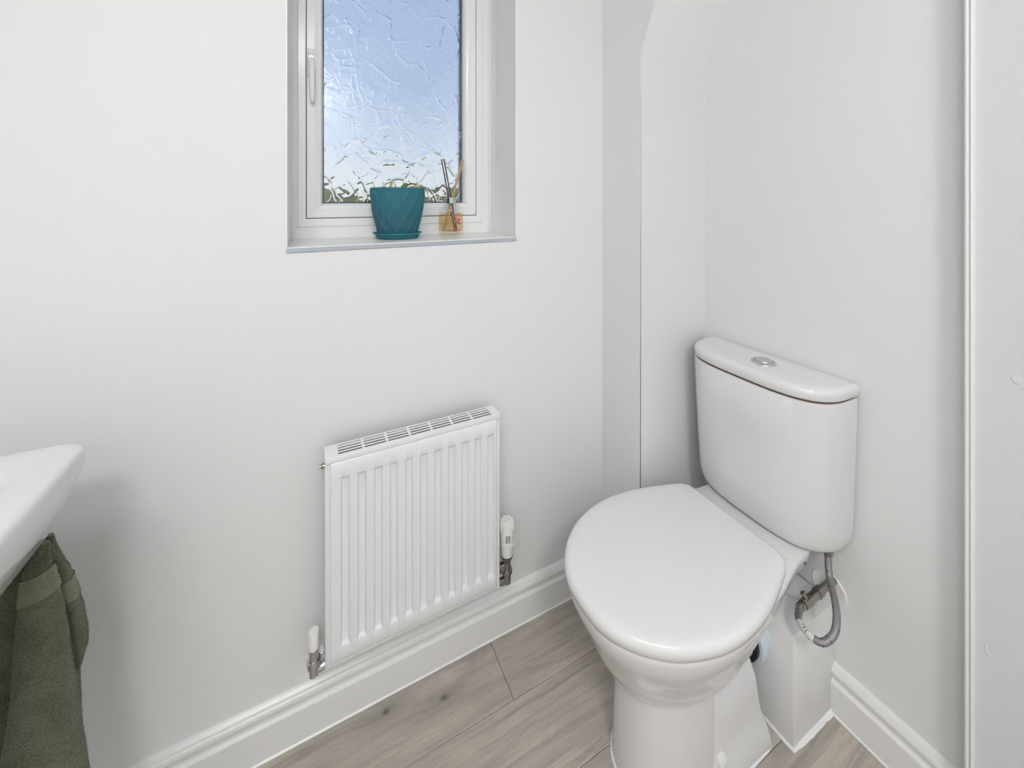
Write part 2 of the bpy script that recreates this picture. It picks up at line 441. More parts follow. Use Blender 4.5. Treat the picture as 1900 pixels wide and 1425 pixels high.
skirting('baseboard_right', (XR, .288), (XR, .511), (-1, 0), 'white moulded skirting board on the cistern wall')
skirting('baseboard_chase', (.836, YW), (.836, .861), (-1, 0), 'white moulded skirting board at the boxed column')

# ------------------------------------------------------------------ pipe boxing behind the pan
bm = nb(); box(bm, .9407, XR - .0004, .511, .8605, 0, .248, .002, 2)
bx_ = finish('pipe_boxing', bm, 'box_paint')
tag(bx_, 'low white painted pipe box against the wall beside the toilet pan', 'pipe box')
bm = nb(); path = []
for i in range(24): path.append((.9407, .8605 - (.8605 - .511) * i / 23))
for i in range(1, 15): path.append((.9407 + (1.09 - .9407) * i / 14, .511))
pts = [Vector((x, y, 0)) for x, y in path]; rings = []
for i, p in enumerate(pts):
    w = .0038 + .002 * random.random() + (.002 if i > 24 else 0)
    n_ = Vector((-1, 0, 0)) if i < 23 else (Vector((-.7, -.7, 0)) if i == 23 else Vector((0, -1, 0)))
    rings.append([p - n_ * .001, p + n_ * w + Vector((0, 0, .0002)), p + n_ * w * .5 + Vector((0, 0, w * .5)), p + n_ * .0003 + Vector((0, 0, w)), p - n_ * .001 + Vector((0, 0, w))])
loft(bm, rings); finish('sealant_bead', bm, 'sealant', bx_)
bm = nb(); box(bm, XR - .0012, XR + .0004, .545, .86, .2478, .2496); finish('joint_line', bm, 'mark_grey', bx_)

# ------------------------------------------------------------------ window
win = bpy.data.objects.new('window_1', None); C.objects.link(win); win.location = (.2351, 1.21, 1.09); win['kind'] = 'structure'
win['label'] = 'white casement window with leaf patterned obscured glass'
bpy.context.view_layer.update()
def rails(name, x0, x1, z0, z1, prof, m, parent, gap=.00012):
    """four mitred rails; prof = (inset, y) loop"""
    cs = [((x0, z0), (1, 1)), ((x1, z0), (-1, 1)), ((x1, z1), (-1, -1)), ((x0, z1), (1, -1))]
    for k in range(4):
        (a, sa), (b_, sb) = cs[k], cs[(k + 1) % 4]
        dirx = (1, 0) if k == 0 else (0, 1) if k == 1 else (-1, 0) if k == 2 else (0, -1)
        bm = nb()
        r0 = [(a[0] + sa[0] * i + dirx[0] * gap, y, a[1] + sa[1] * i + dirx[1] * gap) for i, y in prof]
        r1 = [(b_[0] + sb[0] * i - dirx[0] * gap, y, b_[1] + sb[1] * i - dirx[1] * gap) for i, y in prof]
        loft(bm, [r0, r1]); finish(name, bm, m, parent, 25)
FX0, FX1, FZ0, FZ1 = -.055, .531, 1.0905, 2.096      # outer frame
SX0, SX1, SZ0, SZ1 = -.0077, .4772, 1.146, 2.045     # sash
fi = .0473
pf = [(0, 1.275), (0, 1.2108), (.020, 1.2108), (.026, 1.2095), (.028, 1.2065), (fi - .003, 1.2065), (fi - .0008, 1.2075), (fi - .0005, 1.275)]
# side rails differ in width, so build frame blocks with their own sizes
def frame_rails():
    o = [(FX0, FZ0), (FX1, FZ0), (FX1, FZ1), (FX0, FZ1)]
    s = [(SX0, SZ0), (SX1, SZ0), (SX1, SZ1), (SX0, SZ1)]
    pr2 = [(0, 1.275), (0, 1.2108), (.50, 1.2108), (.58, 1.2095), (.61, 1.2065), (.95, 1.2065), (.985, 1.2075), (.985, 1.275)]
    for k in range(4):
        a, b_, c, d = o[k], o[(k + 1) % 4], s[k], s[(k + 1) % 4]
        L = Vector((b_[0] - a[0], 0, b_[1] - a[1])).normalized() * .00012
        bm = nb()
        r0 = [Vector((a[0] + (c[0] - a[0]) * t, y, a[1] + (c[1] - a[1]) * t)) + L for t, y in pr2]
        r1 = [Vector((b_[0] + (d[0] - b_[0]) * t, y, b_[1] + (d[1] - b_[1]) * t)) - L for t, y in pr2]
        loft(bm, [r0, r1]); finish('frame_rail', bm, 'upvc', win, 25)
frame_rails()
rails('gasket', SX0 - .001, SX1 + .001, SZ0 - .001, SZ1 + .001, [(-.003, 1.23), (-.003, 1.216), (.004, 1.216), (.004, 1.23)], 'dark_collar', win)
sash_prof = [(.0012, 1.27), (.0012, 1.2085), (.0022, 1.2072), (.0205, 1.2072), (.0212, 1.2080), (.0220, 1.2072), (.0262, 1.2076), (.0268, 1.2088),
             (.0276, 1.2082), (.0315, 1.2095), (.0330, 1.2112), (.0345, 1.2110), (.0372, 1.2142), (.0392, 1.2190), (.0405, 1.2270), (.0405, 1.27)]
rails('sash_rail', SX0, SX1, SZ0, SZ1, sash_prof, 'upvc', win)
GX0, GX1, GZ0, GZ1 = SX0 + .038, SX1 - .038, SZ0 + .038, SZ1 - .038
bm = nb(); box(bm, GX0, GX1, 1.2278, 1.2318, GZ0, GZ1)
gl = finish('obscured_pane', bm, ['obscure_glass', 'window_clear'], win, 0)
for p_ in gl.data.polygons: p_.material_index = 0 if p_.center.y > 1.2317 else 1
bm = nb(); box(bm, GX0, GX1, 1.2478, 1.2518, GZ0, GZ1); finish('outer_pane', bm, 'window_clear', win, 0)
rails('spacer_bar', GX0, GX1, GZ0, GZ1, [(.0005, 1.2322), (.0060, 1.2322), (.0060, 1.2474), (.0005, 1.2474)], 'spacer_bar', win)
# handle on the left sash stile
hb = nb()
def capsule(bm, cx, z0, z1, r0, r1, y0, y1, n=10):
    """flat plate: half-round ends of radius r0 (top) and r1 (bottom)"""
    pts = [(cx + r0 * math.cos(a), z1 - r0 + r0 * math.sin(a)) for a in [PI * i / n for i in range(n + 1)]]
    pts += [(cx + r1 * math.cos(a), z0 + r1 + r1 * math.sin(a)) for a in [PI + PI * i / n for i in range(n + 1)]]
    ins = .0015
    def sh(s): 
        mx_, mz = cx, (z0 + z1) / 2
        return [(mx_ + (x - mx_) * (1 - s / r0), z - (s if z > mz else -s) * min(1, abs(z - mz) / ((z1 - z0) / 2))) for x, z in pts]
    loft(bm, [[(x, y1, z) for x, z in pts], [(x, y0 + ins, z) for x, z in pts], [(x, y0, z) for x, z in sh(ins)]])
capsule(hb, .0040, 1.520, 1.585, .0085, .0085, 1.200, 1.2075)
hd = finish('handle', hb, 'upvc', win, 40)
hb = nb(); n_ = 14; rings = []
for i in range(n_ + 1):
    t = i / n_; z = 1.572 - t * .118
    w = .0085 - .0028 * t; y = 1.1985 - .020 * min(1, t * 3.0) * (1 - .25 * t); th = .0055
    if i == n_: w *= .5; th *= .5
    if i == 0: w *= .7; th *= .7
    xx = .0044 + .0025 * t
    rings.append([(xx + w * math.cos(a), y + th * math.sin(a), z) for a in [2 * PI * k / 14 for k in range(14)]])
loft(hb, rings); finish('handle_lever', hb, 'upvc', hd, 60)
hb = nb(); lathe(hb, [(.0036, -.004), (.0036, 0), (.0030, .0007), (.0001, .0008)], mx=axis_mx((.0046, 1.1895, 1.563), (0, -1, 0)), seg=18); finish('key_lock', hb, 'aged_chrome', hd)
hb = nb(); box(hb, .0036, .0056, 1.1880, 1.1892, 1.5602, 1.5658); finish('key_slot', hb, 'black_plastic', hd)
hb = nb(); box(hb, -.0040, .0120, 1.2020, 1.2075, 1.585, 1.600, .001); finish('handle_cover', hb, 'upvc', hd)
# sill board with its grey front edge
bm = nb(); box(bm, OX0 + .0004, OX1 - .0004, YW - .0005, 1.232, 1.0780, 1.0905, .0006, 1)
sill = struct('trim_2', bm, 'sill_white', win); sill.name = 'sill_board'
bm = nb(); box(bm, OX0 + .0006, OX1 - .0006, YW - .0032, YW - .0004, 1.0792, 1.0884, .0008, 1); finish('sill_edge', bm, 'sill_edge', sill)
# added panels on the reveal, whitened to stand in for daylight
for nm_, dims in (('reveal_daylit_panel', (OX0 - .0005, OX0 + .0022, YW - .0006, 1.2105, 1.0905, OZ1)), ('reveal_daylit_panel', (OX1 - .0022, OX1 + .0005, YW - .0006, 1.2105, 1.0905, OZ1)), ('reveal_daylit_panel', (OX0, OX1, YW - .0006, 1.2105, OZ1 - .002, OZ1 + .0005))):
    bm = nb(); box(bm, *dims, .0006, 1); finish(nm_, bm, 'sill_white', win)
# sealant fillets round the frame
bm = nb(); box(bm, OX0, OX1, 1.2068, 1.2112, 1.0903, 1.0925, .0008, 1); finish('sealant_bead', bm, 'sealant', win)
bm = nb(); box(bm, OX1 - .006, OX1, 1.2045, 1.2112, 1.0925, 2.09, .001, 1); finish('sealant_bead', bm, 'sealant', win)

# roller blind at the head of the reveal with its bead chain
rb = thing('roller_blind', (.24, 1.14, 2.06), 'white roller blind bead chain hanging at the right window reveal', 'blind')
bm = nb(); lathe(bm, [(.019, -.275), (.019, .275)], c=(.24, 1.14, 2.062), axis='x', seg=28); finish('roller_tube', bm, 'upvc', rb)
for x in (-.040, .518):
    bm = nb(); box(bm, x, x + .004, 1.115, 1.165, 2.035, 2.099, .001, 1); finish('bracket', bm, 'plastic_white', rb)
bm = nb(); ypa, ypb, zb = 1.1300, 1.1520, 1.3300
path = []
z = 2.06
while z > zb: path.append((.5185, ypa, z)); z -= .0052
for i in range(1, 8):
    a = PI * i / 8; path.append((.5185, (ypa + ypb) / 2 - .011 * math.cos(a), zb - .011 * math.sin(a)))
z = zb
while z < 2.06: path.append((.5185, ypb, z)); z += .0052
for p in path: bmesh.ops.create_icosphere(bm, subdivisions=1, radius=.0018, matrix=Matrix.Translation(p))
tube(bm, path, .0005, 4); finish('bead_chain', bm, 'chain_white', rb, 60)

# ------------------------------------------------------------------ outside
bm = nb(); box(bm, -60, 60, 1.45, 140, -.25, -.15); g = struct('ground', bm, 'lawn', smooth=0); g['label'] = 'green lawn outside the window'
hl = ['rounded green bush outside, behind the plant pot', 'low green bush outside at the left of the pane', 'green bush outside, behind the reed diffuser',
      'wide green bush outside, further right', 'tall green bush outside, out to the left']
for i, (x, y, w, h) in enumerate(((4.6, 21, 2.0, 1.25), (.5, 15, 1.5, 1.38), (6.4, 16, 1.6, 1.36), (11.2, 20, 2.2, 1.35), (-4.2, 17, 2.0, 1.5))):
    bm = nb(); bmesh.ops.create_icosphere(bm, subdivisions=4, radius=1)
    for v in bm.verts:
        d = v.co.normalized()
        k = 1 + .12 * math.sin(5 * d.x + i * 2.1) * math.cos(6 * d.z + i) + .10 * math.sin(11 * d.y + 9 * d.x + i) + random.uniform(-.05, .05)
        v.co = Vector((d.x * w * k, d.y * w * .7 * k, -.15 + (d.z * .5 + .5) * (h + .15) * k))
    root = thing('garden_bush', (x, y, -.15), hl[i], 'bush', 'bushes outside the window')
    root.location = (x, y, -.15); bpy.context.view_layer.update()
    me_o = finish('foliage', bm, 'hedge_green', None, 60); me_o.parent = root; me_o.location = (0, 0, .15)
    bm = nb(); lathe(bm, [(.10, 0), (.07, .5)], seg=10); st = finish('stem', bm, 'bark', None); st.parent = root

# ------------------------------------------------------------------ ceiling lamp at the back, added fill lamp at the left (above the view)
for LX, LY, lm_, lab_ in ((-.14, -1.05, 'lamp_glow_back', 'round opal ceiling lamp near the back wall'), (-.50, -.45, 'fill_glow_left', 'added round fill lamp near the left wall, out of view')):
    cl = thing('ceiling_lamp', (LX, LY, ZC), lab_, 'lamp', 'flush ceiling lamps')
    bm = nb(); lathe(bm, [(.19, -.03), (.19, 0)], c=(LX, LY, ZC), seg=48); finish('base', bm, 'plastic_white', cl)
    bm = nb(); lathe(bm, [(.02, -.062), (.10, -.058), (.15, -.047), (.18, -.030)], c=(LX, LY, ZC), seg=48, cap1=False); finish('diffuser', bm, lm_, cl)

# ------------------------------------------------------------------ radiator
RX0, RX1, RZ0, RZ1, RYF, RYB = .0300, .4385, .1935, .6450, .9440, .9940
rad = thing('radiator', (.234, .97, RZ0), 'white fluted panel radiator with slotted top grille below the window', 'radiator')
def sstep(t): t = max(0, min(1, t)); return t * t * (3 - 2 * t)
NF = 11
fx0, fx1 = RX0 + .030, RX1 - .016
pitch = (fx1 - fx0) / (NF - .45); cw = pitch * .56; rp_ = .0042
bx0, bx1, bz0, bz1 = RX0 + .0095, RX1 - .0075, RZ0 + .010, RZ1 - .013
ft, fb = RZ1 - .046, RZ0 + .038
xs_, zs_ = set(), set()
for a in (bx0, bx1):
    for k in range(-2, 3): xs_.add(round(a + k * .0016 * (1 if True else 1), 5))
for k in range(NF):
    a = fx0 + k * pitch
    for q in range(5): xs_.add(round(a + q * rp_ / 4, 5)); xs_.add(round(a + cw - q * rp_ / 4, 5))
xs_ |= {RX0 + .004, RX1 - .003}
for a in (bz0, bz1):
    for k in range(-2, 3): zs_.add(round(a + k * .0016, 5))
for q in range(5): zs_.add(round(ft - q * .0085 / 4, 5)); zs_.add(round(fb + q * .0105 / 4, 5))
zs_ |= {RZ0 + .0015, RZ1 - .006}; zs_ |= {fb + .05 + i * .05 for i in range(6)}
xs_ = sorted(xs_); zs_ = sorted(zs_)
def rdepth(x, z):
    inb = min(sstep((x - bx0 + .0032) / .0064), sstep((bx1 + .0032 - x) / .0064), sstep((z - bz0 + .0032) / .0064), sstep((bz1 + .0032 - z) / .0064))
    d = .0050 * (1 - inb)
    best = 0
    for k in range(NF):
        a = fx0 + k * pitch
        if a - 1e-6 <= x <= a + cw + 1e-6:
            best = min(sstep((x - a) / rp_), sstep((a + cw - x) / rp_))
    v = min(best, sstep((ft - z) / .0085), sstep((z - fb) / .0105))
    return d + .0066 * v
bm = nb(); G = [[bm.verts.new((x, RYF + rdepth(x, z), z)) for x in xs_] for z in zs_]
for j in range(len(zs_) - 1):
    for i in range(len(xs_) - 1):
        bm.faces.new((G[j][i], G[j][i + 1], G[j + 1][i + 1], G[j + 1][i]))
# return the panel edges backwards
rim = [G[0][i] for i in range(len(xs_))] + [G[j][-1] for j in range(1, len(zs_))] + [G[-1][i] for i in range(len(xs_) - 2, -1, -1)] + [G[j][0] for j in range(len(zs_) - 2, 0, -1)]
bk = [bm.verts.new((v.co.x, RYF + .014, v.co.z)) for v in rim]
for i in range(len(rim)):
    j = (i + 1) % len(rim); bm.faces.new((rim[i], rim[j], bk[j], bk[i]))
bm.faces.new(bk); finish('front_panel', bm, 'radiator_white', rad, 40)
for a, b_, nm in ((RX0, RX0 + .0040, 'side_panel'), (RX1 - .0030, RX1, 'side_panel')):
    bm = nb(); box(bm, a, b_, RYF + .002, RYB, RZ0 - .001, RZ1 - .010, .0008, 2); finish(nm, bm, 'radiator_white', rad)
# convector fins and an added block, coloured dark for the shade inside
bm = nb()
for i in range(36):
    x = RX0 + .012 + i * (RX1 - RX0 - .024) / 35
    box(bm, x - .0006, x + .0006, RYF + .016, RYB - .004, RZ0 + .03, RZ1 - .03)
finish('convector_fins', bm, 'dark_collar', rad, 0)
bm = nb(); box(bm, RX0 + .006, RX1 - .005, RYF + .0165, RYB - .0035, RZ0 + .04, RZ1 - .009); finish('slot_shade_core', bm, 'spacer_bar', rad, 0)
# slotted top grille
bm = nb(); gz0, gz1 = RZ1 - .0007, RZ1
gx0, gx1, gy0, gy1 = RX0 + .026, RX1 - .020, RYF + .0090, RYB - .0050
box(bm, RX0 - .0005, gx0, RYF + .0028, RYB, gz0, gz1); box(bm, gx1, RX1 + .0008, RYF + .0028, RYB, gz0, gz1)
box(bm, gx0, gx1, RYF + .0028, gy0, gz0, gz1); box(bm, gx0, gx1, gy1, RYB, gz0, gz1)
ng, sw = 7, .0050
gl_ = (gx1 - gx0) / ng; sp_ = (gy1 - gy0 - 4 * sw) / 3
for k in range(3):
    y = gy0 + sw + k * (sw + sp_); box(bm, gx0, gx1, y, y + sp_, gz0, gz1)
for q in range(4):
    y = gy0 + q * (sw + sp_)
    for k in range(1, ng): box(bm, gx0 + k * gl_ - .0024, gx0 + k * gl_ + .0024, y, y + sw, gz0, gz1)
box(bm, RX0 - .0005, RX1 + .0008, RYF + .0005, RYF + .0028, RZ1 - .012, RZ1, .0010, 2)
box(bm, RX0 - .0005, RX0 + .0018, RYF + .0030, RYB - .0002, RZ1 - .012, RZ1 - .0008)
box(bm, RX1 - .001, RX1 + .0008, RYF + .0030, RYB - .0002, RZ1 - .012, RZ1 - .0008)
finish('top_grille', bm, 'radiator_white', rad, 30)
for x in (.10, .37):
    bm = nb(); box(bm, x, x + .025, RYB - .004, YW + .001, .30, .58, .001, 1); finish('wall_bracket', bm, 'radiator_white', rad)
bm = nb(); lathe(bm, [(.006, 0), (.006, .004), (.004, .006), (.004, .010)], mx=axis_mx((RX0, .978, .613), (-1, 0, 0)), seg=12)
vp = finish('vent_plug', bm, 'brass_dull', rad)
# lockshield valve at the left
bm = nb(); vx, vy = .0085, .9660
lathe(bm, [(.0075, .1775), (.0100, .1795), (.0104, .1960), (.0132, .1965), (.0142, .1995), (.0142, .2085), (.0132, .2115), (.0104, .2120), (.0104, .2360)], c=(vx, vy, 0), seg=24)
lathe(bm, [(.0070, 0), (.0085, .004), (.0115, .0045), (.0115, .0145), (.0085, .0150), (.0085, .024)], mx=axis_mx((vx + .006, vy, .2270), (1, .12, .06)), seg=6)
lathe(bm, [(.0080, 0), (.0092, .006), (.0095, .0065), (.0095, .018), (.0080, .0185)], mx=axis_mx((vx + .006, vy, .1880), (1, .15, 0)), seg=20)
lv = finish('lockshield_valve', bm, 'chrome', rad, 35)
bm = nb(); lathe(bm, [(.0103, .2330), (.0103, .2722), (.0095, .2738), (.002, .2742)], c=(vx, vy, 0), seg=28); finish('valve_cap', bm, 'plastic_white', lv)
bm = nb(); tube(bm, catmull([(vx + .022, vy + .002, .188), (vx + .034, vy + .005, .188), (vx + .042, vy + .020, .188), (vx + .042, YW + .002, .188)], 6), .0075, 14); finish('supply_pipe', bm, 'plastic_white', lv)
# thermostatic valve at the right
bm = nb(); tx, ty = .4690, .9660
lathe(bm, [(.0085, .1800), (.0105, .1815), (.0108, .2060), (.0135, .2065), (.0145, .2095), (.0145, .2165), (.0135, .2190), (.0100, .2195), (.0098, .2450)], c=(tx, ty, 0), seg=24)
lathe(bm, [(.0080, 0), (.0090, .006), (.0118, .0065), (.0118, .0180), (.0090, .0185), (.0090, .030)], mx=axis_mx((tx - .005, ty, .2270), (-1, 0, 0)), seg=20)
lathe(bm, [(.0080, 0), (.0094, .005), (.0094, .018), (.0080, .0185)], mx=axis_mx((tx - .005, ty, .1880), (-1, .1, 0)), seg=20)
tv = finish('thermostatic_valve', bm, 'aged_chrome', rad, 35)
bm = nb(); lathe(bm, [(.0100, .2380), (.0125, .2440), (.0165, .2530), (.0165, .2570), (.0160, .2580)], c=(tx, ty, 0), seg=24); finish('collar', bm, 'dark_collar', tv)
bm = nb(); lathe(bm, [(.0160, .2560), (.0168, .2580), (.0175, .2840), (.0185, .2850), (.0185, .2880), (.0176, .2890), (.0180, .3250), (.0176, .3260)], c=(tx, ty, 0), seg=32)
finish('thermostat_head', bm, 'plastic_white', tv)
bm = nb(); N = 48; rings = []
for z, s in ((.3255, 1), (.3420, 1), (.3445, .93), (.3450, .3)):
    rings.append([(tx + (.0188 + .0016 * (1 if math.cos(8 * 2 * PI * i / N) > .2 else -.6)) * s * math.cos(2 * PI * i / N), ty + (.0188 + .0016 * (1 if math.cos(8 * 2 * PI * i / N) > .2 else -.6)) * s * math.sin(2 * PI * i / N), z) for i in range(N)])
loft(bm, rings); finish('dial_cap', bm, 'plastic_white', tv, 30)
bm = nb(); box(bm, tx - .010, tx + .010, ty - .0012, ty - .0004, .3447, .3454); dl = finish('dial_mark', bm, 'mark_grey', tv)
for k in (-1, 0, 1):
    a = -PI / 2 - .30 + k * .24
    bm = nb(); mxs = Matrix.Translation((tx, ty, 0)) @ Matrix.Rotation(a, 4, 'Z')
    box(bm, .0165, .0184, -.0009, .0009, .2980, .3170)
    for v in bm.verts: v.co = mxs @ v.co
    finish('vent_slot', bm, 'black_plastic', tv, 0)
bm = nb(); tube(bm, [(tx + .0205 * math.cos(a), ty + .0205 * math.sin(a), .2885 + .006 * math.sin(2 * a)) for a in [2 * PI * i / 40 for i in range(41)]], .0010, 6, False)
tube(bm, catmull([(tx + .017, ty - .010, .287), (tx + .0235, ty - .008, .292), (tx + .0250, ty - .006, .301), (tx + .0235, ty - .004, .309)], 6), .0009, 6)
tube(bm, catmull([(tx + .010, ty - .0185, .288), (tx + .012, ty - .020, .281), (tx + .010, ty - .0205, .275)], 5), .0011, 6)
finish('limiter_clip', bm, 'plastic_white', tv, 60)
bm = nb(); tube(bm, catmull([(tx - .020, ty + .002, .188), (tx - .032, ty + .005, .188), (tx - .040, ty + .020, .188), (tx - .040, YW + .002, .188)], 6), .0075, 14); finish('supply_pipe', bm, 'plastic_white', tv)

# ------------------------------------------------------------------ toilet
TY = .6415
def T(u, v, z): return (XR - u, TY + v, z)
toilet = thing('toilet', (XR - .33, TY, 0), 'white ceramic close-coupled toilet with closed lid beside the window wall', 'toilet')
def egg(ub, uf, uw, hw, nf, nbk, z, n=64):
    out = []
    for i in range(n):
        a = 2 * PI * i / n; c, s = math.cos(a), math.sin(a)
        q = nf if c >= 0 else nbk
        L = (uf - uw) if c >= 0 else (uw - ub)
        out.append(T(uw + math.copysign(abs(c) ** (2 / q), c) * L, math.copysign(abs(s) ** (2 / q), s) * hw, z))
    return out
# outline of the lid: straight back edge, tight rear corners, round nose (half outline, mirrored)
LO = [(.640, 0), (.6375, .035), (.6300, .0620), (.6160, .0880), (.5880, .1205), (.5504, .1490), (.5170, .1650), (.4819, .1762), (.4500, .1825), (.4162, .1850), (.3850, .1838), (.3516, .1800), (.3050, .1700), (.2600, .1562), (.2350, .1480)]
LO = [(p.x, p.y) for p in catmull([(u, v, 0) for u, v in LO], 6)]
LO += [(.2220 + .0365 * math.cos(math.radians(a)), .1045 + .0365 * math.sin(math.radians(a))) for a in range(108, 181, 6)] + [(.1855, .07), (.1855, .035), (.1855, 0)]
LP = sorted((math.atan2(v, u - .40), math.hypot(u - .40, v)) for u, v in LO)
def lid_r(a):
    a = abs((a + PI) % (2 * PI) - PI)
    for (a0, r0), (a1, r1) in zip(LP, LP[1:]):
        if a <= a1 + 1e-9: return r0 + (r1 - r0) * (a - a0) / max(1e-9, a1 - a0)
    return LP[-1][1]
def lid(ins, z, n=180, k=1.0):
    out = []
    for i in range(n):
        a = 2 * PI * i / n; r = lid_r(a) * k - ins
        out.append(T(.40 + r * math.cos(a), r * math.sin(a), z))
    return out
# bowl: rim follows the lid, then runs back as a narrower shelf under the cistern
SH = [(math.radians(a), r) for a, r in ((120, .1900), (128, .1985), (136, .2160), (145, .2450), (152.9, .2810), (160.6, .3560), (164.3, .3640), (170, .3620), (180, .3600))]
def rim_r(a):
    a = abs((a + PI) % (2 * PI) - PI)
    if a <= SH[0][0]: return lid_r(a) - .0068
    for (a0, r0), (a1, r1) in zip(SH, SH[1:]):
        if a <= a1: return r0 + (r1 - r0) * (a - a0) / (a1 - a0)
    return SH[-1][1]
def rimloop(ins, z, n=96):
    out = []
    for i in range(n):
        a = 2 * PI * i / n; r = rim_r(a) - ins
        out.append(T(.40 + r * math.cos(a), r * math.sin(a), z))
    return out
def mixr(A, B, t): return [tuple(p + (q - p) * t for p, q in zip(a, b)) for a, b in zip(A, B)]
def eggp(ub, uf, uw, hw, nf, nbk, z, n=96):
    """egg section resampled by polar angle about u = .40"""
    raw = egg(ub, uf, uw, hw, nf, nbk, z, 720); out = []
    pol = sorted(((math.atan2(p[1] - TY, (XR - p[0]) - .40) % (2 * PI), Vector(p)) for p in raw), key=lambda q: q[0])
    pol = [(pol[-1][0] - 2 * PI, pol[-1][1])] + pol + [(pol[0][0] + 2 * PI, pol[0][1])]
    k = 0
    for i in range(n):
        a = 2 * PI * i / n
        while pol[k + 1][0] < a: k += 1
        t = (a - pol[k][0]) / max(1e-9, pol[k + 1][0] - pol[k][0])
        out.append(tuple(pol[k][1].lerp(pol[k + 1][1], t)))
    return out
bm = nb()
base_ = [eggp(.300, .470, .385, .060, 2, 2.4, .2085), eggp(.300, .512, .39, .082, 2.1, 2.4, .2110), eggp(.290, .537, .39, .099, 2.1, 2.4, .2175), eggp(.275, .553, .39, .112, 2.1, 2.5, .230),
         eggp(.250, .570, .39, .126, 2.1, 2.5, .252), eggp(.215, .588, .39, .139, 2.1, 2.4, .285), eggp(.165, .603, .395, .152, 2.15, 2.3, .322)]
loft(bm, base_ + [mixr(eggp(.11, .617, .40, .163, 2.2, 2.2, .352), rimloop(.010, .352), .5), rimloop(.0035, .374), rimloop(.0008, .388), rimloop(0, .3945), rimloop(.0022, .3995), rimloop(.010, .4018)])
finish('bowl', bm, 'ceramic', toilet, 60)
# pedestal: rounded front column, rear web with a scooped side, flared foot
bm = nb()
loft(bm, [egg(.372, uf, .388, hw, 2.3, 9, z) for z, uf, hw in
          ((0, .532, .0965), (.030, .530, .0955), (.09, .527, .0945), (.15, .524, .0945), (.20, .522, .0945), (.240, .520, .0945))])
finish('pedestal', bm, 'ceramic', toilet, 40)
bm = nb()
def rrect(u0, u1, hw, r, z, n=6):
    out = []
    for cu, cv, a0 in ((u1 - r, hw - r, 0), (u0 + r, hw - r, PI / 2), (u0 + r, -hw + r, PI), (u1 - r, -hw + r, 3 * PI / 2)):
        for i in range(n + 1):
            a = a0 + PI / 2 * i / n; out.append(T(cu + r * math.cos(a), cv + r * math.sin(a), z))
    return out
loft(bm, [rrect(u0, .3875, hw, r, z) for u0, hw, r, z in ((.196, .1065, .012, 0), (.196, .1065, .012, .010), (.199, .1045, .012, .024), (.203, .1000, .012, .042), (.209, .0950, .010, .058), (.216, .0925, .010, .080),
          (.221, .0905, .010, .115), (.224, .0875, .012, .150), (.224, .0800, .016, .168), (.222, .0730, .018, .185), (.214, .0715, .018, .215), (.195, .076, .020, .26), (.15, .085, .02, .33), (.12, .088, .02, .36))])
finish('trapway', bm, 'ceramic', toilet, 50)
# bead of sealant round the foot
bm = nb(); rings = []
half = [(.196, 0), (.196, .05), (.196, .090), (.203, .1035), (.220, .1065), (.26, .1065), (.30, .1065), (.34, .1065), (.372, .1060), (.384, .0980)]
for i in range(1, 14):
    a = PI / 2 * (1 - i / 14); half.append((.388 + .144 * abs(math.cos(a)) ** (2 / 2.3), .0965 * abs(math.sin(a)) ** (2 / 2.3)))
loopv = half + [(.532, 0)] + [(u, -v) for u, v in reversed(half)]
for u, v in loopv:
    d = Vector((u - .36, v)); d = d.normalized()
    w = .0032 + .001 * random.random()
    rings.append([Vector(T(u + d.x * a, v + d.y * a, z)) for a, z in ((-.002, 0), (w, .0001), (w * .5, w * .6), (-.0002, w * 1.1), (-.002, w))])
loft(bm, rings, False, False); finish('sealant_bead', bm, 'sealant', toilet)
bm = nb()
lathe(bm, [(.0115, -.004), (.0120, .0005), (.0112, .0022), (.006, .0032), (.001, .0034)], mx=axis_mx(T(.357, -.0975, .058), (0, -1, .35)), seg=24)
finish('fixing_cap', bm, 'plastic_white', toilet, 40)
# seat and lid
bm = nb()
loft(bm, [lid(.018, .4022), lid(.010, .4028), lid(.009, .4110), lid(.018, .4120)]); finish('seat', bm, 'seat_plastic', toilet, 50)
bm = nb()
loft(bm, [lid(.014, .4042), lid(.0035, .4036), lid(.0012, .4052), lid(.0, .4170), lid(.0006, .4205), lid(.0022, .4245), lid(.0050, .4278), lid(.0090, .4300), lid(.0150, .4314), lid(.030, .4323), lid(0, .4332, k=.55), lid(0, .4335, k=.06)])
finish('seat_lid', bm, 'seat_plastic', toilet, 50)
for s_ in (-1, 1):
    bm = nb(); lathe(bm, [(.007, -.022), (.008, -.020), (.008, .020), (.007, .022)], c=T(.1865, s_ * .075, .4105), axis='y', seg=16); finish('hinge', bm, 'seat_plastic', toilet)
# cistern
def dee(hw, uf, ub, n_, z, N=72):
    out = []
    for i in range(N + 1):
        a = -PI / 2 + PI * i / N
        c, s = math.cos(a), math.sin(a)
        out.append(T(ub + (uf - ub) * abs(c) ** (2 / n_), .005 + math.copysign(abs(s) ** (2 / n_), s) * hw, z))
    return out
bm = nb()
loft(bm, [dee(.142, .106, .012, 2.9, .4030), dee(.155, .121, .010, 3.0, .4042), dee(.1635, .1300, .009, 3.1, .4085), dee(.1685, .1345, .009, 3.1, .4160), dee(.1720, .1375, .009, 3.1, .4280), dee(.1745, .1395, .009, 3.15, .4480), dee(.1762, .1412, .009, 3.2, .49),
          dee(.1785, .1445, .009, 3.25, .56), dee(.1812, .1482, .009, 3.3, .65), dee(.1834, .1508, .009, 3.4, .7485), dee(.1820, .1496, .009, 3.4, .7497)])
finish('cistern', bm, 'ceramic', toilet, 50)
bm = nb()
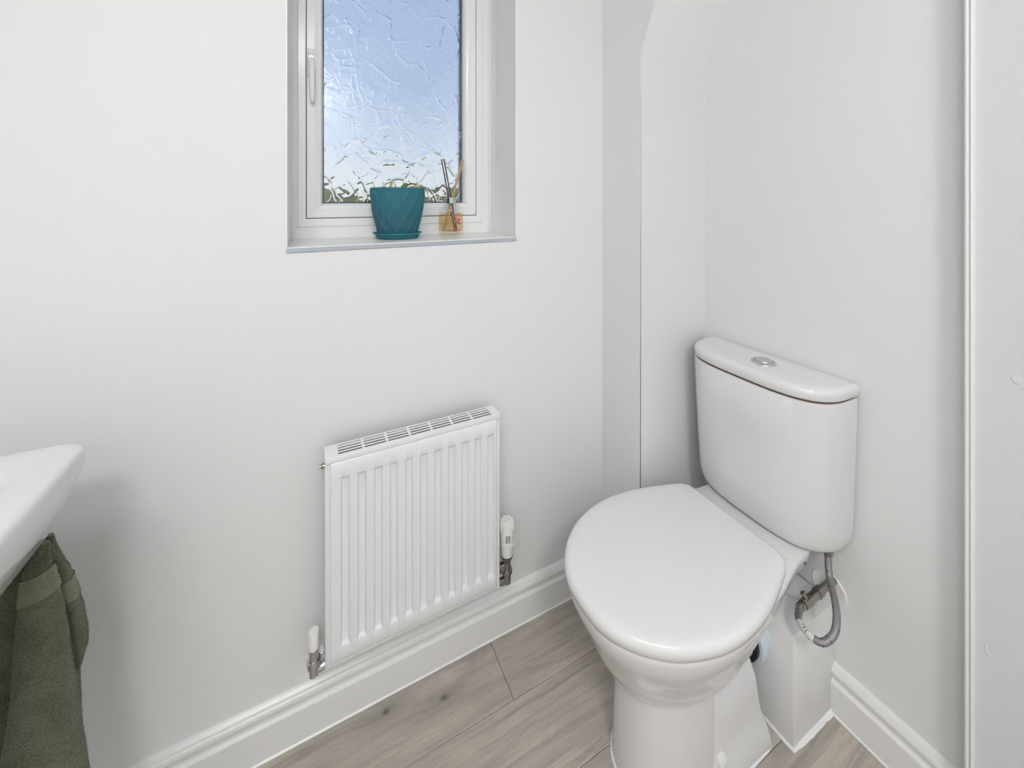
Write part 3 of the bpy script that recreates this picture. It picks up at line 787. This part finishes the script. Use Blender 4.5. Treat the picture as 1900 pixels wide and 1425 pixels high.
loft(bm, [dee(.178, .1455, .008, 3.4, .7490), dee(.178, .1455, .008, 3.4, .7590)]); finish('lid_gap_shade', bm, 'stem_brown', toilet, 0)  # brown ring in the joint, coloured as the shadow line under the lid
bm = nb()
loft(bm, [dee(.173, .142, .006, 3.4, .7570), dee(.1825, .1500, .004, 3.4, .7562), dee(.1842, .1514, .003, 3.4, .7580), dee(.1846, .1518, .003, 3.4, .7700), dee(.1838, .1510, .003, 3.4, .7755), dee(.1812, .1486, .004, 3.3, .7800),
          dee(.1762, .1440, .006, 3.2, .7828), dee(.1680, .1370, .010, 3.1, .7842), dee(.10, .10, .04, 3, .7850)])
finish('cistern_lid', bm, 'ceramic', toilet, 50)
bm = nb(); lathe(bm, [(.0285, .7835), (.0285, .7852), (.0270, .7868), (.0225, .7895), (.0215, .7895), (.0210, .7870)], c=T(.078, -.011, 0), seg=40, cap1=False)
fb_ = finish('flush_button', bm, 'chrome', toilet, 50)
bm = nb(); lathe(bm, [(.0203, .7850), (.0203, .7898), (.0190, .7915), (.0120, .7908), (.001, .7906)], c=T(.078, -.011, 0), seg=40); finish('button_plunger', bm, 'chrome', fb_, 50)
bm = nb(); box(bm, XR - .0275, XR - .0262, .728, .7400, .7822, .7848); box(bm, XR - .0275, XR - .0262, .742, .7530, .7822, .7846); finish('maker_mark', bm, 'mark_grey', toilet, 0)
bm = nb(); lathe(bm, [(.003, 0), (.003, .008), (.0045, .0085), (.0045, .012)], mx=axis_mx(T(.112, -.122, .3900), (0, 0, -1)), seg=12); finish('fixing_bolt', bm, 'dark_collar', toilet)
bm = nb(); tube(bm, [T(.165, -.112, .4022), T(.163, -.1145, .4026), T(.161, -.116, .4024)], .0010, 6); finish('limescale_spot', bm, 'limescale', toilet)

# waste connector between pan and boxing
bm = nb(); cc = (0, .612, .180)
lathe(bm, [(.040, .905), (.0565, .905), (.0580, .908), (.0580, .926), (.0545, .930), (.0545, .9405)], c=cc, axis='x', seg=40, cap0=False)
lathe(bm, [(.0495, .905), (.0495, .938)], c=cc, axis='x', seg=40, cap0=False)
wc = finish('waste_connector', bm, 'soil_pipe', None, 40); tag(wc, 'pale blue plastic waste pipe collar behind the toilet pan', 'pipe')
bm = nb(); lathe(bm, [(.0400, .895), (.0490, .897), (.0490, .912), (.040, .912)], c=cc, axis='x', seg=40); finish('rubber_seal', bm, 'black_plastic', wc)
bm = nb(); lathe(bm, [(.040, .868), (.040, .930)], c=cc, axis='x', seg=32); finish('pan_spigot', bm, 'ceramic', wc)

# ------------------------------------------------------------------ wall disc, stop valve and braided hose
bm = nb(); N = 40; rings = []
for d, s in ((0, 1.0), (.0025, 1.0), (.0040, .955), (.0042, .90), (.0034, .84), (.0034, .2)):
    rings.append([(XR + .0004 - d, .523 + .037 * s * math.cos(2 * PI * i / N), .2745 + .0345 * s * math.sin(2 * PI * i / N) - .0) for i in range(N)])
loft(bm, rings); dp = finish('pipe_cover_disc', bm, 'plastic_white', None, 40); tag(dp, 'white round pipe cover disc on the wall under the cistern', 'pipe cover')
hose = thing('supply_hose', (1.02, .49, .29), 'braided steel water hose with stop valve looping under the cistern', 'hose')
hp = [(1.0550, .4995, .4060), (1.0530, .4990, .385), (1.043, .4925, .3620), (1.030, .4833, .3500), (1.0, .4612, .3430), (.972, .4450, .3330), (.947, .4385, .3195), (.926, .4470, .3050), (.919, .4640, .3020), (.929, .4870, .2975), (.949, .5060, .2925), (.972, .5135, .2955)]
sp2 = catmull(hp, 8)
bm = nb(); tube(bm, sp2, .0068, 18); finish('braided_hose', bm, 'steel_braid', hose, 60)
# paper label round the lower bend
nl = len(sp2); i0, i1 = int(nl * .70), int(nl * .86)
bm = nb(); tube(bm, sp2[i0:i1], .00715, 20, False); lab = finish('paper_label', bm, 'label_paper', hose, 60)
random.seed(3)
def ring_mark(i, a0, a1, w, rr, parent, nm):
    p = sp2[i]; d = (sp2[min(i + 1, nl - 1)] - sp2[i - 1]).normalized()
    up = d.orthogonal().normalized(); s = d.cross(up); b_ = nb(); R0, R1 = [], []
    for k in range(9):
        a = a0 + (a1 - a0) * k / 8; q = (up * math.cos(a) + s * math.sin(a))
        R0.append([p + d * -w + q * rr, p + d * w + q * rr, p + d * w + q * (rr - .0006), p + d * -w + q * (rr - .0006)])
    loft(b_, R0); finish(nm, b_, 'black_plastic', parent, 0)
for i in (16, 27, 36, 45, 52, 57, 80, 83):
    if i < nl - 1:
        for k in range(3):
            a = 2 * PI * k / 3 + random.uniform(0, 1); ring_mark(i, a, a + 1.1, .0006, .00700, hose, 'tracer_thread')
for i in range(i0 + 1, i1 - 1, 2):
    a = random.uniform(0, 6); ring_mark(i, a, a + random.uniform(.5, 1.2), .0004 + .0004 * random.random(), .00740, lab, 'label_print')
# crimp, nut, valve body, screw
vd = Vector((1.062, .512, .300)) - Vector((.972, .5135, .2955)); mv = axis_mx((.966, .5135, .2953), vd)
bm = nb(); lathe(bm, [(.0080, 0), (.0085, .001), (.0085, .014), (.0080, .015)], mx=mv, seg=24); finish('crimp_sleeve', bm, 'aged_chrome', hose)
mv2 = axis_mx((.982, .5133, .2960), vd)
bm = nb(); lathe(bm, [(.0098, 0), (.0112, .0015), (.0112, .018), (.0098, .0185)], mx=mv2, seg=6); lathe(bm, [(.0105, .018), (.0105, .026)], mx=mv2, seg=24); finish('swivel_nut', bm, 'brass_dull', hose, 30)
bm = nb(); lathe(bm, [(.0092, .026), (.0092, .052), (.0112, .0525), (.0112, .066), (.0085, .067), (.0085, .120)], mx=mv2, seg=20); finish('stop_valve', bm, 'aged_chrome', hose, 35)
bm = nb(); lathe(bm, [(.0035, 0), (.0035, .008), (.0055, .0085), (.0055, .012), (.004, .013)], mx=axis_mx((.992, .5120, .3065), (-.25, .55, .8)), seg=14); finish('valve_screw', bm, 'brass_dull', hose)
bm = nb(); lathe(bm, [(.0095, 0), (.0095, .016)], mx=axis_mx((1.055, .4995, .3900), (0, 0, 1)), seg=6); finish('inlet_nut', bm, 'aged_chrome', hose, 30)

# ------------------------------------------------------------------ wash basin
basin = thing('wash_basin', (XL, .525, .60), 'white ceramic wash basin with broad rim on the left wall', 'basin')
def rr2(x0, x1, y0, y1, r, z, n=8):
    out = []
    for cx, cy, a0 in ((x1 - r, y1 - r, 0), (x0 + r, y1 - r, PI / 2), (x0 + r, y0 + r, PI), (x1 - r, y0 + r, 3 * PI / 2)):
        for i in range(n + 1):
            a = a0 + PI / 2 * i / n; out.append((cx + r * math.cos(a), cy + r * math.sin(a), z))
    return out
BX0, BX1, BY0, BY1 = XL + .001, -.2835, .235, .8085
def bs(i, z, r, ib=0): return rr2(BX0 + ib, BX1 - i, BY0 + i, BY1 - i, r, z)
bm = nb()
loft(bm, [bs(.150, .600, .05), bs(.120, .640, .05), bs(.080, .700, .05), bs(.050, .735, .045), bs(.032, .748, .040), bs(.024, .757, .036), bs(.014, .782, .033), bs(.005, .810, .031), bs(.0012, .828, .030), bs(.0, .838, .030), bs(.0008, .8435, .030), bs(.0030, .8475, .029), bs(.0065, .8497, .028),
          bs(.012, .8505, .026), bs(.046, .8495, .045, .10), bs(.052, .8480, .048, .105), bs(.058, .844, .05, .11), bs(.068, .830, .055, .115), bs(.085, .795, .06, .125), bs(.110, .765, .06, .14), bs(.150, .752, .06, .17), bs(.19, .749, .03, .19)])
finish('basin_bowl', bm, 'ceramic', basin, 60)
bm = nb(); lathe(bm, [(.022, .748), (.022, .7515), (.019, .7522), (.015, .7495)], c=((BX0 + BX1) / 2 + .01, .52, 0), seg=28); finish('waste_fitting', bm, 'chrome', basin)
bm = nb(); lathe(bm, [(.016, .40), (.016, .605)], c=((BX0 + BX1) / 2 - .03, .52, 0), seg=20); lathe(bm, [(.030, .40), (.030, .48)], c=((BX0 + BX1) / 2 - .03, .52, 0), seg=24)
tube(bm, [((BX0 + BX1) / 2 - .03, .52, .44), (XL + .001, .52, .44)], .016, 16); finish('bottle_trap', bm, 'chrome', basin)
# chrome ring the towel hangs from, screwed under the rim
bm = nb(); tube(bm, [(-.342 + .008 * math.cos(a), .786, .724 + .008 * math.sin(a)) for a in [2 * PI * i / 32 for i in range(33)]], .002, 8, False)
lathe(bm, [(.003, .729), (.003, .738), (.006, .7385), (.006, .745)], c=(-.342, .786, 0), seg=16); finish('towel_ring', bm, 'chrome', basin, 60)

# ------------------------------------------------------------------ towel
towel = thing('hand_towel', (-.34, .785, .30), 'dark olive green terry hand towel hanging below the wash basin', 'towel')
def drape(keys, seg=40, rows=70, seed=0):
    """keys: (z, cx, cy, half width along x, half depth along y); closed soft sections"""
    rnd = random.Random(seed); ph = [rnd.uniform(0, 6) for _ in range(6)]
    rings = []
    for r in range(rows + 1):
        t = r / rows; z = keys[0][0] + (keys[-1][0] - keys[0][0]) * t
        for a, b_ in zip(keys, keys[1:]):
            if a[0] >= z >= b_[0] - 1e-9: break
        k = sstep((a[0] - z) / (a[0] - b_[0])); k = .5 * k + .5 * (a[0] - z) / (a[0] - b_[0])
        cx, cy, hw, hd = [a[i] + (b_[i] - a[i]) * k for i in (1, 2, 3, 4)]
        ring = []
        for i in range(seg):
            th = 2 * PI * i / seg; c, s = math.cos(th), math.sin(th)
            wob = 1 + .04 * math.sin(3 * th + ph[0] + z * 9) + .03 * math.sin(5 * th + ph[1] - z * 14)
            x = cx + hw * math.copysign(abs(c) ** .75, c) * wob
            y = cy + hd * math.copysign(abs(s) ** .8, s) * wob + .004 * math.sin(z * 22 + x * 60 + ph[2])
            n1 = .0007 * (rnd.random() - .5)
            ring.append((x + n1, y + n1, z + n1))
        rings.append(ring)
    return rings
bm = nb()
front = drape([(.7365, -.3210, .765, .0060, .006), (.725, -.3235, .765, .0095, .008), (.711, -.3251, .765, .0112, .010), (.692, -.3243, .765, .0138, .012), (.674, -.3227, .765, .0162, .013), (.637, -.3205, .765, .0208, .015), (.600, -.3191, .764, .0247, .016), (.563, -.3177, .763, .0285, .017),
               (.527, -.3167, .762, .0324, .018), (.483, -.3162, .762, .0363, .019), (.435, -.3154, .761, .0409, .020), (.381, -.3149, .760, .0451, .020), (.30, -.3145, .760, .0480, .020)], seed=1)
right = drape([(.7200, -.3300, .793, .0055, .006), (.702, -.3270, .794, .0075, .008), (.688, -.3215, .795, .0100, .010), (.672, -.3182, .796, .0125, .011), (.656, -.3157, .797, .0132, .012), (.627, -.3115, .798, .0146, .013), (.603, -.3080, .798, .0155, .014), (.571, -.3048, .798, .0160, .014), (.551, -.3037, .798, .0150, .013), (.533, -.3055, .798, .0125, .012), (.517, -.3070, .798, .0095, .010), (.499, -.3085, .798, .0060, .007)], seed=2)
left = drape([(.7300, -.3400, .794, .0070, .007), (.713, -.3470, .796, .0095, .009), (.674, -.3600, .798, .0160, .012), (.626, -.3690, .800, .0220, .014), (.522, -.3790, .800, .0275, .016), (.434, -.3850, .800, .0310, .018), (.30, -.390, .800, .036, .018)], seed=5)
back = drape([(.7200, -.3320, .810, .0050, .005), (.66, -.3260, .814, .0110, .008), (.592, -.3235, .816, .0155, .009), (.526, -.3180, .817, .0140, .009), (.500, -.3155, .817, .0132, .009), (.469, -.3135, .817, .0130, .009), (.390, -.3129, .817, .0156, .010), (.31, -.314, .817, .020, .010)], seed=8)
for rg in (front, right, left, back): loft(bm, rg)
tw = finish('towel_cloth', bm, 'towel_terry', towel, 80)
# loops of the pile standing off the cloth
bm = nb(); rnd = random.Random(11)
def fuzz(rings, n):
    for _ in range(n):
        i = rnd.randrange(len(rings) - 1); j = rnd.randrange(len(rings[0]))
        a = Vector(rings[i][j]); b_ = Vector(rings[i][(j + 1) % len(rings[0])]); c = Vector(rings[i + 1][j])
        p = a + (b_ - a) * rnd.random() + (c - a) * rnd.random()
        if (rings is front and .668 < p.z < .705) or (rings is right and .628 < p.z < .664): continue
        nn = (b_ - a).cross(c - a).normalized()
        cen = sum((Vector(q) for q in rings[i]), Vector()) / len(rings[i])
        if nn.dot(p - cen) < 0: nn = -nn
        dr = (nn + Vector((rnd.uniform(-.7, .7), rnd.uniform(-.7, .7), rnd.uniform(-1.0, .3)))).normalized()
        L = rnd.uniform(.0009, .0020); s = dr.orthogonal().normalized() * .00032; s.rotate(Matrix.Rotation(rnd.uniform(0, 6), 3, dr))
        q = p - nn * .0002
        v = [bm.verts.new(q + s), bm.verts.new(q - s), bm.verts.new(q + dr * L)]
        bm.faces.new(v)
for rg, n in ((front, 26000), (right, 13000), (left, 9000), (back, 5000)): fuzz(rg, n)
me = bpy.data.meshes.new('towel_pile'); bm.to_mesh(me); bm.free(); me.materials.append(MATS['towel_terry'])
pile = bpy.data.objects.new('towel_pile', me); C.objects.link(pile); pile.parent = towel; pile.matrix_parent_inverse = towel.matrix_world.inverted(); pile['kind'] = 'stuff'
# woven header band: ribs across the upper part of each fold
def band(rings, z0, z1, ribs, off):
    rows = []
    zz = [r for r in rings if z0 - .004 <= r[0][2] <= z1 + .004]
    n_ = ribs * 6
    zt, zb_ = rings[0][0][2], rings[-1][0][2]
    b_ = nb(); out = []
    for k in range(n_ + 1):
        z = z1 + (z0 - z1) * k / n_
        f = (zt - z) / (zt - zb_) * (len(rings) - 1); i = int(f); fr = f - i
        cen = Vector((0, 0, 0)); ring = [Vector(rings[i][q]).lerp(Vector(rings[i + 1][q]), fr) for q in range(len(rings[0]))]
        for q in ring: cen += q
        cen /= len(ring)
        h = off + .0013 * (.5 + .5 * math.cos(2 * PI * k / 6))
        out.append([Vector((q.x + (q.x - cen.x) * h / max(.004, math.hypot(q.x - cen.x, q.y - cen.y)), q.y + (q.y - cen.y) * h / max(.004, math.hypot(q.x - cen.x, q.y - cen.y)), z - .10 * (q.x - cen.x) * (-1 if rings is front else .6))) for q in ring])
    loft(b_, out, False, False); o = finish('woven_band', b_, 'towel_band', towel, 60); o['label'] = 'paler ribbed woven band across the towel'
band(front, .671, .702, 6, .0006)
band(right, .631, .661, 6, .0006)

# ------------------------------------------------------------------ plant pot
PX, PY, PZ = .2174, 1.135, 1.0905
pot = thing('plant_pot', (PX, PY, PZ), 'teal plastic plant pot with leaf relief and saucer on the window sill', 'plant pot')
bm = nb(); lathe(bm, [(.0480, .0002), (.0525, .0002), (.0545, .0020), (.0595, .0125), (.0645, .0142), (.0655, .0155), (.0650, .0168), (.0635, .0170), (.0575, .0150), (.0520, .0035), (.0480, .0030)], c=(PX, PY, PZ), seg=64); finish('saucer', bm, 'pot_teal', pot, 40)
bm = nb(); NA, NR = 288, 66; z0, z1 = .0045, .1375; NL = 26
def pr_r(t): return .0470 + .0240 * math.sin(min(1, t * 1.02) * PI / 2) ** .85 + .0012 * t
rings = []
for r in range(NR + 1):
    t = r / NR; z = PZ + z0 + (z1 - z0) * t; rr = pr_r(t); ring = []
    fade = sstep(t / .06) * sstep((1 - t) / .10)
    for i in range(NA):
        th = 2 * PI * i / NA; k = th / (2 * PI) * NL
        best = 9
        kb = int(math.floor(k))
        for q in (kb - 1, kb, kb + 1, kb + 2):
            ph = 0 if q % 2 == 0 else PI
            lk = q + .30 * math.sin(2 * PI * t * 2.3 + ph + .5)
            best = min(best, abs(k - lk))
        d = best * 2 * PI * rr / NL
        h = .0012 * math.exp(-(d / .0010) ** 2) - .0020 * (1 - math.exp(-(d / .0035) ** 2))
        ring.append((PX + (rr + h * fade) * math.cos(th), PY + (rr + h * fade) * math.sin(th), z))
    rings.append(ring)
for t, dr in ((1, -.0012), (.985, -.0024), (.6, -.0024), (.2, -.0024), (.03, -.0024)):
    rr = pr_r(t) + dr; zz = PZ + z0 + (z1 - z0) * t + (.0008 if t == 1 else .001)
    rings.append([(PX + rr * math.cos(2 * PI * i / NA), PY + rr * math.sin(2 * PI * i / NA), zz) for i in range(NA)])
loft(bm, rings); finish('pot_body', bm, 'pot_teal', pot, 60)
bm = nb(); lathe(bm, [(.044, .010), (.0455, .012), (pr_r(.35) - .0034, .049), (pr_r(.60) - .0034, .0835), (.050, .088), (.02, .0905), (.001, .090)], c=(PX, PY, PZ), seg=40); finish('soil', bm, 'soil', pot, 40)
plant = thing('house_plant', (PX, PY, 1.175), 'sparse wilting house plant with arching stems in the teal pot', 'plant')
def blade(pts, w, m, nm, th=.0006):
    P_ = catmull(pts, 8); b_ = nb(); rings = []
    for i, p in enumerate(P_):
        t = i / (len(P_) - 1); d = (P_[min(i + 1, len(P_) - 1)] - P_[max(i - 1, 0)]).normalized()
        s = d.cross(Vector((.35, -.93, .1))).normalized(); nn = s.cross(d)
        ww = w * (math.sin(PI * min(1, .12 + t * .88)) ** .7 + .06)
        rings.append([p + s * ww, p + nn * th, p - s * ww, p - nn * th])
    loft(b_, rings); finish(nm, b_, m, plant, 70)
blade([(PX + .005, PY, 1.178), (PX + .008, PY - .01, 1.215), (PX + .028, PY - .018, 1.2385), (PX + .050, PY - .022, 1.2365), (PX + .068, PY - .026, 1.228), (PX + .0785, PY - .030, 1.214)], .0021, 'stem_brown', 'stem')
blade([(PX + .01, PY + .01, 1.178), (PX + .018, PY, 1.219), (PX + .045, PY - .012, 1.2335), (PX + .070, PY - .016, 1.2265), (PX + .0800, PY - .022, 1.206), (PX + .0810, PY - .025, 1.190)], .0026, 'leaf_pale', 'leaf')
blade([(PX + .002, PY - .02, 1.19), (PX + .006, PY - .03, 1.226), (PX + .020, PY - .034, 1.2405)], .0060, 'leaf_green', 'leaf')
blade([(PX + .030, PY - .02, 1.19), (PX + .040, PY - .03, 1.226), (PX + .054, PY - .034, 1.236)], .0062, 'leaf_pale', 'leaf')
blade([(PX - .012, PY + .01, 1.178), (PX - .020, PY, 1.225), (PX - .014, PY - .005, 1.252)], .0040, 'leaf_pale', 'leaf')
blade([(PX - .005, PY + .02, 1.178), (PX - .002, PY + .02, 1.23), (PX - .010, PY + .018, 1.250)], .0022, 'leaf_pale', 'leaf')
blade([(PX - .03, PY + .01, 1.178), (PX - .036, PY, 1.222), (PX - .046, PY - .008, 1.234)], .0016, 'leaf_pale', 'leaf')

# ------------------------------------------------------------------ reed diffuser
DX, DY, DZ = .3805, 1.168, 1.0905
dif = thing('reed_diffuser', (DX, DY, DZ), 'clear glass reed diffuser bottle with metal collar and pink flowers on the sill', 'diffuser')
outer = [(.0300, .0003), (.0350, .0003), (.0370, .0025), (.0372, .010), (.0372, .068), (.0360, .0760), (.0325, .0830), (.0260, .0885), (.0190, .0910), (.0150, .0920), (.0145, .0940), (.0145, .1080)]
bm = nb(); lathe(bm, outer, c=(DX, DY, DZ), seg=56, cap0=True, cap1=False); finish('bottle', bm, 'glass_clear', dif, 50)
bm = nb(); lathe(bm, [(.001, .0122), (.0298, .0122), (.0332, .0131), (.0347, .0162), (.0347, .0655), (.001, .0655)], c=(DX, DY, DZ), seg=48); finish('scented_oil', bm, 'diffuser_oil', dif, 40)
bm = nb(); lathe(bm, [(.0125, .0945), (.0152, .0945), (.0158, .0952), (.0158, .1112), (.0152, .1120), (.0125, .1120)], c=(DX, DY, DZ), seg=40, cap0=False, cap1=False); finish('collar', bm, 'collar_metal', dif, 35)
# dried flowers inside
rnd = random.Random(4)
stem_pts = [(DX - .016, DY - .012, DZ + .0165), (DX - .002, DY - .016, DZ + .027), (DX + .008, DY - .014, DZ + .040), (DX + .016, DY - .012, DZ + .058)]
bm = nb(); tube(bm, catmull(stem_pts, 6), .0006, 6)
for a, b_ in (((DX + .002, DY - .015, DZ + .031), (DX - .006, DY - .018, DZ + .046)), ((DX + .008, DY - .014, DZ + .040), (DX + .021, DY - .012, DZ + .046)), ((DX + .012, DY - .013, DZ + .049), (DX + .002, DY - .014, DZ + .060)), ((DX - .002, DY - .016, DZ + .027), (DX + .012, DY - .016, DZ + .030))):
    tube(bm, [a, b_], .0005, 6)
fs = finish('flower_stem', bm, 'petal_peach', dif, 60)
def flower(c, r, m):
    b_ = nb()
    for k in range(5):
        a = 2 * PI * k / 5 + rnd.random(); off = Vector((math.cos(a), rnd.uniform(-.4, .4), math.sin(a))) * r * .75
        bmesh.ops.create_icosphere(b_, subdivisions=1, radius=r * .62, matrix=Matrix.Translation(Vector(c) + off) @ Matrix.Diagonal((1, .5, 1, 1)))
    finish('flower', b_, m, dif, 60)
for c, r, m in (((.004, -.018, .030), .0022, 'petal_pink'), ((.015, -.016, .038), .0030, 'petal_pink'), ((.021, -.013, .046), .0030, 'petal_pink'), ((.022, -.014, .034), .0024, 'petal_pink'), ((.012, -.016, .047), .0020, 'petal_pink'),
                ((-.006, -.019, .046), .0020, 'petal_peach'), ((.003, -.015, .058), .0024, 'petal_peach'), ((.016, -.012, .060), .0032, 'petal_peach'), ((.024, -.010, .058), .0032, 'petal_peach'), ((.022, -.008, .063), .0026, 'petal_peach'), ((.011, -.014, .055), .0026, 'petal_peach'),
                ((-.002, -.026, .0150), .0030, 'petal_pink'), ((.006, -.026, .0150), .0034, 'petal_pink'), ((-.016, -.022, .0150), .0018, 'petal_pink'), ((.020, -.020, .0150), .0022, 'petal_pink'), ((-.009, -.024, .0146), .0016, 'petal_pink')):
    flower((DX + c[0], DY + c[1], DZ + c[2]), r, m)
def reed(top, bot, m, label):
    top, bot = Vector(top), Vector(bot)
    bm = nb(); lathe(bm, [(.0016, 0), (.0018, .0004), (.0018, (top - bot).length - .0004), (.0016, (top - bot).length)], mx=axis_mx(bot, top - bot), seg=10)
    tag(finish('diffuser_reed', bm, m, None, 50), label, 'reed', 'reeds in the diffuser bottle')
reed((DX - .0285, DY + .004, 1.3165), (DX + .0125, DY + .004, DZ + .0160), 'reed_dark', 'dark brown reed leaning left, outermost in the diffuser')
reed((DX - .0225, DY - .002, 1.3170), (DX + .0165, DY - .002, DZ + .0160), 'reed_dark', 'dark brown reed leaning left, inner of the dark pair')
reed((DX + .0405, DY + .000, 1.3150), (DX - .0255, DY - .002, DZ + .0160), 'reed_tan', 'pale tan reed leaning right, outermost in the diffuser')
reed((DX + .0360, DY + .004, 1.3160), (DX - .0235, DY + .005, DZ + .0160), 'reed_tan', 'pale tan reed leaning right, middle of the tan three')
reed((DX + .0325, DY - .004, 1.3120), (DX - .0215, DY - .008, DZ + .0160), 'reed_tan', 'pale tan reed leaning right, innermost of the tan three')
